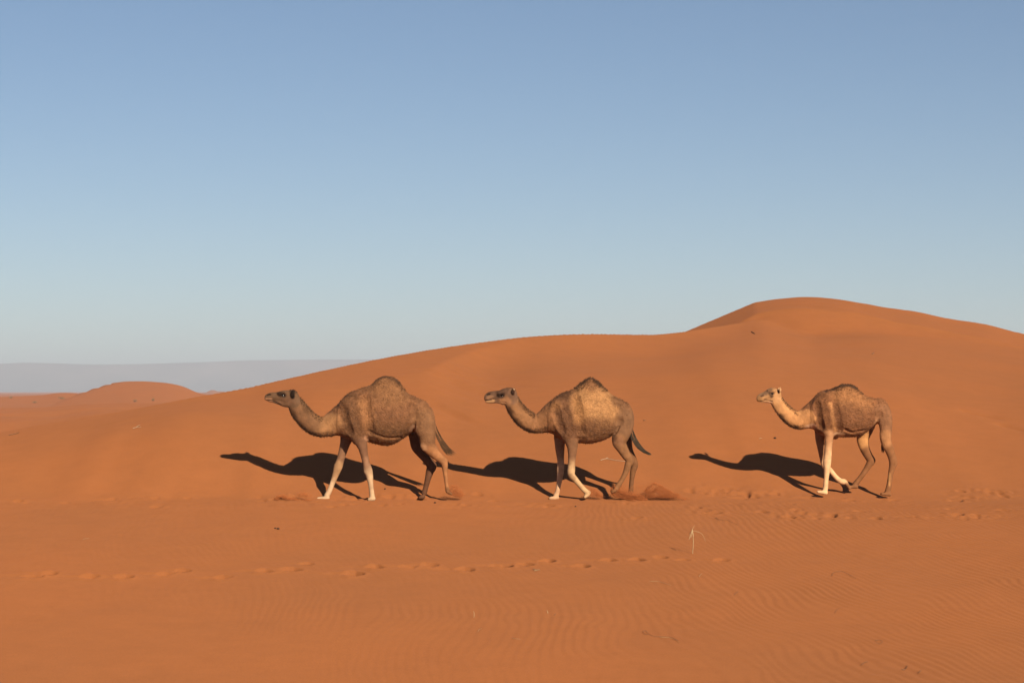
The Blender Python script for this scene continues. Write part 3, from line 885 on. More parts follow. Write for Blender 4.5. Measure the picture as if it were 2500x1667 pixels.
CAMEL_A = dict(
    folds=[([(1400, 340), (1415, 450), (1440, 590), (1448, 700)], .16, .151), ([(1190, 460), (1208, 560), (1245, 690)], .14, .132), ([(1875, 410), (1896, 470), (1906, 540)], .10, .089), ([(1452, 672), (1540, 717), (1640, 742), (1770, 735)], .022, .0175)],
    label='dark brown camel ahead of the others with full belly and near hind hoof kicking sand',
    depth=39.4, offset=(530, 880), origin=(1500, 1335), base=(142, 104, 74),
    torso=[(1150, 470, 650, 560, .10, 2.0), (1190, 385, 715, 560, .20, 2.0), (1250, 318, 755, 560, .245, 2.0), (1350, 276, 778, 555, .29, 1.9), (1430, 252, 775, 550, .33, 1.75),
           (1480, 228, 788, 550, .355, 1.55), (1530, 184, 802, 550, .375, 1.35), (1580, 158, 811, 550, .39, 1.2), (1620, 152, 813, 550, .395, 1.15), (1680, 164, 802, 545, .395, 1.2),
           (1730, 196, 780, 545, .385, 1.3), (1770, 250, 752, 540, .375, 1.45), (1810, 305, 725, 530, .36, 1.65), (1860, 335, 690, 525, .335, 1.8), (1930, 368, 655, 525, .30, 2.0),
           (1990, 414, 640, 525, .25, 2.0), (2035, 468, 630, 535, .17, 2.0), (2062, 530, 610, 560, .07, 2.0)],
    chains=[
        dict(k=.07, p=[(735, 385, 62, 0, .62), (775, 465, 84, 0, .62), (832, 538, 90, 0, .64), (900, 602, 92, 0, .66), (980, 637, 93, 0, .68), (1060, 628, 100, 0, .7), (1150, 590, 128, 0, .75), (1240, 555, 160, 0, .85)]),
        # skull and muzzle
        dict(k=.03, p=[(715, 352, 68, 0, .62), (665, 350, 64, 0, .66), (620, 345, 50, 0, .7), (565, 345, 42, 0, .68), (515, 343, 36, 0, .74), (482, 350, 27, 0, .8)]),
        dict(k=.025, p=[(690, 395, 52, 0, .62), (650, 408, 38, 0, .66), (600, 400, 27, 0, .7), (548, 388, 20, 0, .8), (500, 383, 14, 0, 1.0)]),
        dict(k=.02, p=[(505, 366, 24, 0, .95), (470, 368, 16, 0, 1.0)]),
        dict(k=.025, p=[(600, 318, 22, -.045, .9), (650, 308, 22, -.055, .9)]), dict(k=.025, p=[(600, 318, 22, .045, .9), (650, 308, 22, .055, .9)]),
        # near foreleg
        dict(k=.045, p=[(1275, 440, 95, -.15, .55), (1310, 560, 105, -.18, .6), (1345, 690, 82, -.19, .62), (1390, 800, 52, NF, .8), (1412, 890, 37, NF, .9), (1432, 980, 35, NF, .9), (1450, 1045, 41, NF, .92), (1466, 1110, 33, NF, .9), (1477, 1190, 24, NF, .9), (1486, 1260, 24, NF, 1), (1490, 1300, 27, NF, 1.05)]),
        # far foreleg
        dict(k=.045, p=[(1290, 580, 90, .15, .6), (1245, 700, 72, .18, .62), (1220, 790, 50, FF_, .75), (1197, 870, 41, FF_, .85), (1172, 955, 37, FF_, .9), (1152, 1020, 41, FF_, .92), (1125, 1100, 31, FF_, .9), (1092, 1190, 24, FF_, .9), (1066, 1255, 25, FF_, 1), (1045, 1292, 27, FF_, 1.05)]),
        # near hind leg
        dict(k=.045, p=[(1935, 480, 105, -.11, .6), (1975, 600, 108, -.15, .62), (2012, 710, 82, -.18, .66), (2020, 800, 72, -.18, .66), (2065, 862, 58, NH, .72), (2112, 912, 44, NH, .78), (2160, 955, 38, NH, .85), (2178, 990, 32, NH, .9), (2184, 1060, 23, NH, .95), (2192, 1140, 17, NH, 1), (2202, 1205, 18, NH, 1), (2208, 1238, 22, NH, 1.1)]),
        dict(k=.02, p=[(1980, 812, 34, -.215, .7), (1990, 835, 30, -.215, .7)]),
        dict(k=.018, p=[(2146, 922, 20, NH, .8), (2190, 950, 15, NH, .9), (2188, 990, 16, NH, .9)]), dict(k=.018, p=[(2036, 955, 22, FH, .8), (2079, 1003, 16, FH, .9), (2066, 1042, 17, FH, .9)]),
        dict(k=.018, p=[(1424, 1028, 14, NF, 1.3), (1424, 1062, 15, NF, 1.3)]), dict(k=.018, p=[(1128, 1005, 14, FF_, 1.3), (1124, 1040, 14, FF_, 1.3)]),
        # far hind leg
        dict(k=.045, p=[(1930, 540, 90, .12, .6), (1905, 660, 82, .16, .66), (1898, 760, 62, .17, .7), (1910, 830, 55, FH, .72), (1955, 895, 45, FH, .78), (2010, 955, 44, FH, .85), (2042, 1012, 42, FH, .9), (2030, 1070, 37, FH, .92), (2012, 1140, 29, FH, .95), (1995, 1210, 25, FH, 1), (1978, 1270, 27, FH, 1.05)]),
        # elbow and chest pads
        dict(k=.02, p=[(1436, 725, 20, -.15, 1), (1438, 755, 22, -.15, 1)]),
        dict(k=.03, p=[(1330, 770, 36, 0, 1.6), (1400, 782, 30, 0, 1.6)]),
        # tail root
        dict(k=.025, p=[(2035, 470, 22, 0, 1), (2066, 530, 15, 0, 1), (2079, 600, 12, 0, 1), (2088, 660, 11, 0, 1), (2112, 715, 9, 0, 1), (2140, 765, 7, 0, 1)]),
    ],
    feet=[(1500, 1338, 1462, 1338, 22, NF), (1052, 1340, 962, 1338, 20, FF_), (2206, 1262, 2246, 1282, 14, NH), (1968, 1328, 1935, 1328, 20, FH)],
    ears=[(727, 322, 22, 44, .12, .075, .35)],
    eye=(634, 337),
    grooves=[([(486, 331), (500, 326), (512, 328)], .008), ([(468, 384), (500, 380), (530, 384), (565, 400), (610, 425)], .0065), ([(1903, 535), (1896, 600), (1888, 660), (1868, 700)], .026)],
    gain=.60,
    paint=[
        ([(1290, 400), (1290, 560), (1325, 690)], 96, 26, (121, 89, 63), .92, None, 0),
        ([(1620, 230), (1700, 330)], 150, 80, (152, 114, 80), .7, None, 0),
        ([(1420, 420), (1440, 520), (1470, 600)], 60, 50, (178, 132, 92), .8, None, 0),
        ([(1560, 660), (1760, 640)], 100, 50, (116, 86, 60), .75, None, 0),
        ([(1540, 770), (1700, 760)], 40, 25, (140, 102, 70), .9, .5, 0),
        ([(1640, 520), (1820, 500)], 90, 60, (138, 100, 72), .6, None, 0),
        ([(1960, 560), (2010, 700)], 110, 60, (140, 106, 76), .9, .5, 0),
        ([(1540, 172), (1610, 146), (1680, 160), (1750, 222)], 18, 20, (84, 62, 45), .8, None, 0),
        ([(980, 605), (1110, 600)], 92, 34, (186, 144, 102), .95, .4, 0),
        ([(760, 430), (840, 540), (900, 600)], 105, 45, (132, 100, 72), .95, .4, 0),
        ([(830, 400), (880, 480)], 40, 20, (104, 78, 54), .7, .7, 0),
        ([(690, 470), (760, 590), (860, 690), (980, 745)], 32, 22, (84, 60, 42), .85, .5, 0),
        ([(730, 330), (620, 340), (480, 340)], 120, 20, (112, 88, 66), 1, .15, 0),
        ([(690, 400), (650, 410)], 45, 25, (128, 98, 74), .8, .1, 0),
        ([(640, 325), (612, 325)], 26, 14, (48, 38, 30), .9, .1, 0),
        ([(520, 368), (466, 368)], 13, 8, (176, 138, 106), .95, 0, 0),
        ([(480, 391), (525, 393)], 11, 7, (156, 118, 90), .9, 0, 0),
        ([(475, 383), (530, 385), (610, 425)], 4, 3, (52, 36, 28), .8, 0, 0),
        ([(484, 331), (510, 327)], 8, 4, (40, 30, 24), .9, 0, 0),
        ([(724, 300), (727, 345)], 20, 6, (30, 22, 16), .95, 0, 0),
        # legs
        ([(1410, 800), (1430, 980)], 75, 25, (132, 100, 76), .9, .2, 0),
        ([(1462, 1120), (1490, 1340)], 90, 80, (214, 186, 148), 1, .0, 0),
        ([(1430, 930), (1440, 1010)], 26, 18, (170, 134, 104), .7, .05, 0),
        ([(1225, 780), (1180, 930)], 70, 25, (146, 114, 88), .9, .2, 1),
        ([(1150, 1010), (1090, 1190)], 55, 20, (184, 150, 112), 1, 0, 0),
        ([(1090, 1190), (1050, 1300), (960, 1330)], 50, 25, (222, 194, 156), 1, 0, 0),
        ([(2060, 880), (2170, 970), (2200, 1220)], 66, 46, (178, 130, 90), .9, .05, -1),
        ([(1985, 825)], 30, 20, (182, 142, 106), .8, 0, -1),
        ([(2208, 1235), (2250, 1290)], 28, 12, (128, 92, 62), .9, 0, 0),
        ([(1900, 800), (2030, 980), (2000, 1200), (1960, 1330)], 80, 25, (112, 80, 58), 1, .1, 1),
        ([(1437, 740)], 22, 8, (182, 142, 110), .85, 0, 0),
        ([(1890, 640), (1870, 670)], 26, 12, (196, 160, 128), .6, .1, 0),
    ],
    hair=[('hump_hair', (1490, 120, 1800, 300), 800, .030, (.35, 0, .25), .55, 1.01, (98, 72, 52)),
          ('back_hair', (1180, 200, 2000, 560), 2400, .042, (.4, 0, -.1), -.2, 1.01, None),
          ('nape_hair', (790, 300, 1010, 620), 700, .042, (.5, 0, .2), .35, 1.01, (108, 80, 54)),
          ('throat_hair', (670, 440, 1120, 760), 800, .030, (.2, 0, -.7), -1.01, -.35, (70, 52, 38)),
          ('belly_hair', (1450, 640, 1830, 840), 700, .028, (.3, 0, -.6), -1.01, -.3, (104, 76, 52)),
          ('poll_hair', (690, 255, 765, 320), 160, .03, (.3, 0, .5), .1, 1.01, (58, 44, 34))],
    tail=[(2070, 560, 8, 0), (2084, 640, 15, 0), (2116, 720, 20, 0), (2160, 800, 26, -.01), (2205, 860, 34, -.01), (2245, 890, 42, -.02)], tail_col=(98, 70, 46), tail_n=800,
)

CAMEL_B = dict(
    folds=[([(1322, 340), (1348, 450), (1368, 600), (1374, 700)], .16, .151), ([(1135, 450), (1155, 560), (1195, 680)], .14, .133), ([(1752, 410), (1782, 480), (1774, 590)], .09, .076)],
    label='camel between two others with golden flank, peaked hump and dust behind its hind legs',
    depth=39.4, offset=(1060, 880), origin=(1400, 1332), base=(150, 110, 78),
    torso=[(1085, 480, 640, 560, .10, 2.0), (1125, 400, 690, 555, .19, 2.0), (1180, 338, 735, 550, .235, 2.0), (1240, 306, 768, 545, .275, 1.95), (1300, 288, 778, 545, .31, 1.85),
           (1350, 264, 786, 540, .335, 1.65), (1400, 220, 791, 540, .355, 1.4), (1450, 186, 794, 540, .37, 1.25), (1500, 167, 793, 540, .38, 1.12), (1550, 189, 783, 535, .38, 1.2),
           (1600, 239, 770, 535, .375, 1.35), (1660, 299, 745, 530, .36, 1.6), (1720, 343, 705, 525, .34, 1.8), (1780, 370, 660, 525, .305, 2.0), (1830, 418, 645, 530, .25, 2.0), (1875, 476, 635, 545, .18, 2.0), (1903, 545, 620, 570, .07, 2.0)],
    chains=[
        dict(k=.07, p=[(735, 350, 60, 0, .62), (755, 420, 76, 0, .62), (805, 497, 84, 0, .64), (868, 560, 90, 0, .66), (940, 600, 92, 0, .68), (1010, 602, 92, 0, .7), (1090, 570, 118, 0, .75), (1180, 530, 155, 0, .85)]),
        dict(k=.03, p=[(730, 325, 62, 0, .64), (685, 325, 60, 0, .68), (640, 335, 50, 0, .7), (585, 335, 44, 0, .68), (535, 340, 40, 0, .74), (508, 350, 28, 0, .85)]),
        dict(k=.025, p=[(700, 375, 50, 0, .62), (650, 385, 34, 0, .68), (595, 384, 24, 0, .75), (545, 390, 22, 0, .85), (505, 393, 14, 0, 1.0)]),
        dict(k=.02, p=[(520, 362, 28, 0, .9), (498, 372, 18, 0, 1.0)]),
        dict(k=.025, p=[(620, 318, 20, -.045, .9), (675, 303, 24, -.055, .9)]), dict(k=.025, p=[(620, 318, 20, .045, .9), (675, 303, 24, .055, .9)]),
        # near foreleg, foot lifted behind
        dict(k=.045, p=[(1205, 440, 92, -.15, .55), (1240, 560, 104, -.18, .6), (1285, 690, 80, -.19, .62), (1316, 790, 58, NF, .75), (1320, 870, 43, NF, .85), (1314, 960, 35, NF, .9), (1310, 1040, 37, NF, .92), (1312, 1092, 34, NF, .92), (1348, 1135, 28, NF, .9), (1395, 1190, 25, NF, .9), (1440, 1240, 26, NF, 1), (1468, 1262, 28, NF, 1.05)]),
        # far foreleg
        dict(k=.045, p=[(1230, 590, 85, .15, .6), (1215, 700, 68, .18, .62), (1205, 785, 52, FF_, .75), (1207, 870, 42, FF_, .85), (1213, 960, 33, FF_, .9), (1213, 1040, 35, FF_, .92), (1205, 1120, 29, FF_, .9), (1191, 1210, 22, FF_, .9), (1180, 1265, 23, FF_, 1), (1168, 1295, 26, FF_, 1.05)]),
        # near hind leg
        dict(k=.045, p=[(1790, 490, 100, -.11, .6), (1810, 600, 98, -.15, .62), (1785, 700, 84, -.18, .66), (1765, 775, 66, -.18, .7), (1795, 840, 52, NH, .75), (1832, 905, 42, NH, .8), (1862, 950, 37, NH, .85), (1850, 1000, 33, NH, .9), (1826, 1070, 26, NH, .95), (1793, 1135, 22, NH, 1), (1765, 1180, 24, NH, 1.05), (1740, 1215, 27, NH, 1.1)]),
        # far hind leg
        dict(k=.045, p=[(1810, 560, 85, .12, .6), (1830, 680, 75, .16, .66), (1845, 780, 54, .17, .7), (1872, 870, 38, FH, .78), (1910, 950, 34, FH, .85), (1922, 1000, 31, FH, .9), (1906, 1070, 28, FH, .95), (1896, 1140, 22, FH, 1), (1890, 1200, 22, FH, 1), (1886, 1260, 25, FH, 1.05)]),
        dict(k=.018, p=[(1866, 915, 22, NH, .8), (1892, 944, 15, NH, .9), (1883, 982, 16, NH, .9)]), dict(k=.018, p=[(1926, 955, 16, FH, .8), (1943, 998, 13, FH, .9), (1933, 1036, 13, FH, .9)]),
        dict(k=.018, p=[(1290, 1050, 14, NF, 1.3), (1294, 1090, 14, NF, 1.3)]), dict(k=.018, p=[(1192, 1030, 13, FF_, 1.3), (1192, 1062, 13, FF_, 1.3)]),
        dict(k=.03, p=[(1270, 765, 34, 0, 1.6), (1340, 782, 28, 0, 1.6)]),
        dict(k=.025, p=[(1876, 480, 22, 0, 1), (1898, 540, 15, 0, 1), (1896, 610, 12, 0, 1), (1888, 660, 11, 0, 1), (1896, 715, 9, 0, 1), (1916, 765, 7, 0, 1)]),
    ],
    feet=[(1466, 1296, 1440, 1312, 19, NF), (1180, 1336, 1112, 1334, 19, FF_), (1735, 1250, 1700, 1262, 20, NH), (1884, 1300, 1858, 1302, 20, FH)],
    ears=[(757, 296, 18, 36, .25, .075, .35)],
    eye=(652, 339),
    grooves=[([(505, 328), (522, 322), (536, 324)], .008), ([(488, 384), (515, 380), (545, 376), (565, 366)], .007), ([(600, 392), (650, 400), (690, 402)], .005), ([(1772, 600), (1742, 670), (1704, 718)], .020)],
    gain=.60,
    paint=[
        ([(1215, 410), (1250, 520), (1290, 690)], 88, 22, (122, 89, 64), .92, None, 0),
        ([(1210, 330), (1270, 320)], 50, 25, (96, 70, 50), .8, None, 0),
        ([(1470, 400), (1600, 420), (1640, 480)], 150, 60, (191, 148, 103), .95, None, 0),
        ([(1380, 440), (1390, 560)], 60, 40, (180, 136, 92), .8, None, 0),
        ([(1470, 660), (1620, 640)], 95, 45, (130, 96, 68), .8, None, 0),
        ([(1420, 770), (1640, 740)], 26, 18, (176, 134, 96), .8, .5, 0),
        ([(1140, 440), (1180, 430)], 40, 30, (170, 128, 88), .7, None, 0),
        ([(1500, 250), (1520, 230)], 45, 30, (140, 102, 72), .7, None, 0),
        ([(1400, 215), (1500, 160), (1590, 235)], 18, 18, (80, 59, 42), .95, None, 0),
        ([(1740, 380), (1830, 460)], 50, 30, (126, 94, 68), .8, None, 0),
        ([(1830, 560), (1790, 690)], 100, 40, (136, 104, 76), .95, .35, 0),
        ([(900, 590), (1060, 590)], 105, 45, (164, 122, 86), .95, .5, 0),
        ([(760, 430), (830, 530)], 95, 40, (160, 120, 84), .95, .4, 0),
        ([(830, 410), (900, 480), (960, 520)], 28, 16, (112, 80, 54), .7, .7, 0),
        ([(690, 440), (760, 560), (850, 660), (960, 705)], 26, 18, (78, 54, 38), .85, .5, 0),
        ([(730, 320), (640, 330), (500, 350)], 100, 20, (124, 96, 74), 1, .12, 0),
        ([(700, 280), (640, 300), (520, 308)], 26, 18, (92, 70, 54), .8, .15, 0),
        ([(700, 385), (660, 395)], 38, 22, (170, 128, 92), .8, .1, 0),
        ([(545, 355), (520, 360)], 22, 14, (156, 122, 92), .7, .05, 0),
        ([(650, 338), (620, 330)], 22, 12, (44, 33, 26), .9, .1, 0),
        ([(500, 398), (555, 396), (570, 385)], 13, 7, (190, 152, 110), .95, 0, 0),
        ([(488, 384), (545, 376)], 4, 3, (52, 36, 28), .8, 0, 0),
        ([(505, 328), (534, 323)], 7, 4, (44, 32, 26), .9, 0, 0),
        ([(754, 285), (754, 320)], 15, 6, (64, 44, 32), .95, 0, 0),
        ([(772, 268)], 12, 6, (214, 184, 146), .9, 0, 0),
        ([(1318, 800), (1315, 920)], 60, 25, (140, 106, 78), .9, .2, -1),
        ([(1312, 1050), (1315, 1110), (1480, 1290)], 80, 70, (216, 184, 140), 1, 0, -1),
        ([(1300, 1090), (1330, 1130)], 20, 10, (120, 88, 64), .5, 0, -1),
        ([(1200, 790), (1205, 880)], 60, 25, (176, 140, 108), .9, .2, 1),
        ([(1213, 1020), (1200, 1150), (1170, 1290), (1110, 1330)], 90, 80, (224, 188, 148), 1, 0, 1),
        ([(1770, 780), (1850, 950), (1800, 1130), (1720, 1260)], 80, 30, (150, 112, 78), .95, .1, -1),
        ([(1760, 770)], 46, 20, (160, 120, 90), .6, .1, -1),
        ([(1850, 760), (1925, 1000), (1885, 1280)], 70, 25, (132, 96, 66), .95, .1, 1),
        ([(1690, 715), (1720, 740)], 26, 12, (90, 64, 46), .6, .1, 0),
    ],
    hair=[('hump_hair', (1340, 120, 1660, 300), 900, .044, (.35, 0, .25), .55, 1.01, (92, 68, 48)),
          ('back_hair', (1120, 200, 1860, 520), 2200, .040, (.4, 0, -.1), -.2, 1.01, None),
          ('nape_hair', (790, 280, 960, 580), 650, .038, (.5, 0, .2), .35, 1.01, (112, 82, 56)),
          ('throat_hair', (640, 400, 1090, 720), 800, .028, (.2, 0, -.7), -1.01, -.35, (70, 50, 36)),
          ('belly_hair', (1380, 620, 1720, 820), 600, .026, (.3, 0, -.6), -1.01, -.3, (110, 80, 56)),
          ('poll_hair', (690, 235, 790, 300), 140, .026, (.3, 0, .5), .1, 1.01, (96, 70, 50))],
    tail=[(1896, 580, 8, 0), (1886, 650, 14, 0), (1906, 730, 21, 0), (1945, 805, 24, -.01), (2000, 862, 20, -.01), (2066, 898, 14, -.02)], tail_col=(76, 64, 50), tail_n=900,
)

CAMEL_C = dict(
    folds=[([(1428, 280), (1442, 380), (1464, 500), (1470, 610)], .15, .141), ([(1284, 330), (1286, 440), (1312, 560)], .10, .089), ([(1872, 320), (1896, 390), (1892, 460)], .08, .066), ([(1560, 585), (1640, 612), (1760, 592)], .026, .0215)],
    label='small camel at the back of the file with pale face, low hump and raised forefoot',
    depth=39.75, offset=(1660, 900), origin=(1600, 1203), base=(140, 100, 70),
    torso=[(1240, 400, 520, 460, .10, 2.0), (1275, 300, 570, 450, .18, 2.0), (1315, 244, 612, 440, .225, 2.0), (1365, 214, 640, 430, .26, 2.0), (1430, 199, 652, 425, .295, 1.85),
           (1500, 180, 656, 425, .32, 1.65), (1560, 152, 656, 425, .335, 1.4), (1620, 151, 656, 425, .345, 1.35), (1680, 175, 652, 420, .345, 1.45), (1720, 218, 646, 420, .34, 1.6), (1780, 264, 612, 415, .325, 1.8),
           (1850, 283, 550, 410, .295, 2.0), (1910, 310, 525, 415, .25, 2.0), (1960, 368, 520, 430, .18, 2.0), (1998, 435, 515, 470, .07, 2.0)],
    chains=[
        dict(k=.06, p=[(915, 270, 50, 0, .62), (938, 325, 60, 0, .62), (995, 402, 70, 0, .64), (1058, 462, 77, 0, .66), (1128, 492, 86, 0, .68), (1200, 480, 96, 0, .72), (1290, 440, 125, 0, .8), (1350, 420, 140, 0, .85)]),
        dict(k=.03, p=[(925, 245, 48, 0, .66), (885, 240, 56, 0, .7), (850, 248, 46, 0, .72), (815, 262, 41, 0, .7), (780, 272, 36, 0, .78), (762, 282, 26, 0, .9)]),
        dict(k=.025, p=[(905, 300, 42, 0, .62), (870, 303, 28, 0, .7), (825, 305, 20, 0, .8), (785, 306, 16, 0, .95)]),
        dict(k=.02, p=[(775, 292, 24, 0, .95), (756, 298, 19, 0, 1.0)]),
        dict(k=.02, p=[(850, 212, 16, -.042, .9), (895, 212, 22, -.052, .9)]), dict(k=.02, p=[(850, 212, 16, .042, .9), (895, 212, 22, .052, .9)]),
        # near foreleg, straight
        dict(k=.045, p=[(1350, 350, 85, -.14, .55), (1375, 450, 95, -.165, .6), (1402, 560, 70, -.175, .65), (1415, 640, 46, -.15, .8), (1412, 720, 38, -.15, .88), (1406, 810, 36, -.15, .9), (1399, 890, 38, -.15, .92), (1396, 965, 30, -.15, .9), (1389, 1050, 23, -.15, .95), (1384, 1120, 24, -.15, 1), (1376, 1165, 26, -.15, 1.05)]),
        # far foreleg, folded back
        dict(k=.045, p=[(1370, 480, 80, .14, .6), (1358, 590, 56, .16, .65), (1352, 680, 42, .15, .8), (1366, 770, 36, .15, .88), (1384, 860, 34, .15, .9), (1402, 930, 33, .15, .92), (1450, 975, 25, .14, .9), (1500, 1035, 23, .14, .95), (1545, 1075, 27, .14, 1.05), (1580, 1085, 30, .14, 1.1)]),
        # far hind leg
        dict(k=.045, p=[(1830, 440, 85, .12, .6), (1800, 560, 74, .15, .66), (1768, 650, 62, .16, .7), (1765, 705, 54, .15, .74), (1785, 775, 46, .15, .8), (1822, 845, 40, .15, .85), (1838, 885, 36, .15, .88), (1805, 950, 29, .15, .92), (1755, 1025, 24, .15, .95), (1712, 1080, 25, .15, 1), (1690, 1108, 28, .15, 1.05)]),
        # near hind leg
        dict(k=.045, p=[(1900, 370, 88, -.10, .6), (1945, 460, 76, -.13, .62), (1958, 560, 60, -.155, .68), (1955, 650, 56, -.155, .7), (1968, 720, 50, -.15, .74), (1998, 790, 42, -.15, .8), (2022, 865, 38, -.15, .86), (2022, 920, 33, -.15, .9), (2006, 990, 26, -.15, .94), (1996, 1060, 24, -.15, .98), (1984, 1130, 26, -.15, 1.05), (1972, 1175, 28, -.15, 1.05)]),
        dict(k=.018, p=[(1850, 848, 18, .15, .8), (1872, 878, 14, .15, .9), (1858, 912, 15, .15, .9)]), dict(k=.018, p=[(2036, 850, 18, -.15, .8), (2057, 890, 14, -.15, .9), (2044, 928, 15, -.15, .9)]),
        dict(k=.018, p=[(1378, 880, 13, -.15, 1.3), (1378, 912, 13, -.15, 1.3)]),
        dict(k=.03, p=[(1430, 650, 26, 0, 1.6), (1490, 655, 22, 0, 1.6)]),
        dict(k=.025, p=[(1965, 385, 18, .02, 1), (1985, 450, 13, .03, 1), (1980, 540, 11, .04, 1), (1962, 640, 9, .05, 1), (1950, 710, 7, .05, 1)]),
    ],
    feet=[(1384, 1200, 1312, 1186, 18, -.15), (1598, 1102, 1632, 1160, 16, .14), (1700, 1148, 1640, 1146, 18, .15), (1990, 1214, 1918, 1206, 18, -.15)],
    ears=[(955, 205, 14, 34, .12, .07, .4)],
    eye=(884, 240),
    grooves=[([(776, 264), (790, 258), (800, 262)], .007), ([(772, 312), (800, 308), (815, 298), (850, 306), (885, 314)], .0065), ([(1896, 440), (1888, 490), (1862, 540), (1824, 580)], .022)],
    gain=.74,
    paint=[
        ([(1350, 320), (1365, 440), (1390, 540)], 76, 18, (120, 84, 57), .95, None, 0),
        ([(1560, 270), (1700, 330)], 120, 60, (164, 120, 82), .8, None, 0),
        ([(1425, 330), (1450, 460), (1470, 600)], 16, 14, (196, 148, 102), .85, .7, 0),
        ([(1540, 440), (1740, 480)], 110, 60, (124, 88, 62), .8, None, 0),
        ([(1480, 630), (1540, 640)], 26, 14, (214, 178, 140), .85, .3, 0),
        ([(1400, 205), (1500, 175), (1600, 145), (1700, 185)], 22, 13, (80, 58, 42), .95, None, 0),
        ([(1930, 420), (1960, 560)], 90, 40, (138, 102, 74), .9, .6, 0),
        ([(1200, 480), (1130, 490), (1060, 460)], 92, 18, (196, 148, 102), .97, .35, 0),
        ([(930, 310), (990, 400)], 80, 26, (196, 150, 104), .97, .3, 0),
        ([(1220, 560), (1275, 545)], 22, 12, (222, 184, 148), .85, .2, 0),
        ([(960, 445), (1040, 545), (1130, 592)], 24, 16, (84, 60, 42), .9, .5, 0),
        ([(985, 270), (1040, 350), (1090, 395)], 16, 10, (124, 88, 58), .7, .7, 0),
        ([(920, 240), (840, 260), (760, 290)], 85, 18, (186, 146, 104), 1, .1, 0),
        ([(860, 205), (820, 230), (775, 258)], 20, 14, (110, 88, 70), .85, .1, 0),
        ([(880, 240), (862, 236), (880, 262)], 15, 9, (54, 42, 34), .85, .1, 0),
        ([(770, 285), (762, 300)], 20, 12, (160, 122, 82), .8, 0, 0),
        ([(815, 318), (885, 322)], 8, 5, (200, 158, 122), .9, 0, 0),
        ([(772, 311), (800, 308), (815, 298), (885, 314)], 4, 3, (60, 42, 32), .8, 0, 0),
        ([(776, 264), (798, 260)], 6, 4, (60, 46, 38), .85, 0, 0),
        ([(945, 205), (945, 225)], 10, 5, (84, 60, 44), .9, 0, 0),
        ([(960, 190), (964, 210)], 12, 6, (208, 170, 128), .9, 0, 0),
        ([(1415, 640), (1412, 760)], 60, 25, (176, 136, 100), .9, .2, -1),
        ([(1403, 880), (1390, 1200), (1300, 1190)], 110, 100, (226, 190, 146), 1, 0, -1),
        ([(1350, 600), (1370, 800)], 60, 25, (150, 112, 80), .9, .2, 1),
        ([(1400, 920), (1540, 1070), (1630, 1150)], 60, 30, (224, 188, 144), 1, 0, 1),
        ([(1765, 670), (1770, 720)], 70, 30, (190, 146, 98), .9, .1, 1),
        ([(1800, 800), (1850, 890), (1700, 1090), (1640, 1150)], 60, 25, (132, 94, 64), .95, .05, 1),
        ([(1945, 640), (1960, 740)], 60, 25, (176, 132, 92), .8, .3, -1),
        ([(2000, 790), (2030, 900), (1985, 1120), (1950, 1215)], 60, 25, (140, 100, 68), .95, .1, -1),
        ([(1990, 1000), (1985, 1110)], 10, 6, (190, 148, 100), .7, 0, -1),
        ([(1850, 560), (1870, 510)], 22, 12, (200, 160, 122), .6, .1, 0),
    ],
    hair=[('hump_hair', (1460, 110, 1750, 250), 800, .034, (.35, 0, .25), .62, 1.01, (92, 68, 48)),
          ('back_hair', (1290, 170, 1960, 440), 2000, .036, (.4, 0, -.1), -.2, 1.01, None),
          ('nape_hair', (960, 200, 1130, 460), 550, .034, (.5, 0, .2), .35, 1.01, (130, 94, 62)),
          ('throat_hair', (880, 320, 1180, 620), 700, .026, (.2, 0, -.7), -1.01, -.35, (84, 60, 42)),
          ('belly_hair', (1480, 520, 1800, 680), 500, .024, (.3, 0, -.6), -1.01, -.3, (112, 80, 56)),
          ('poll_hair', (840, 150, 950, 215), 140, .024, (.3, 0, .5), .1, 1.01, (170, 130, 90))],
    tail=[(1962, 640, 6, .06), (1952, 690, 10, .06), (1944, 740, 13, .05), (1948, 800, 12, .05)], tail_col=(96, 68, 46), tail_n=160,
)

for spec in (CAMEL_A, CAMEL_B, CAMEL_C):
    Camel(spec).build()

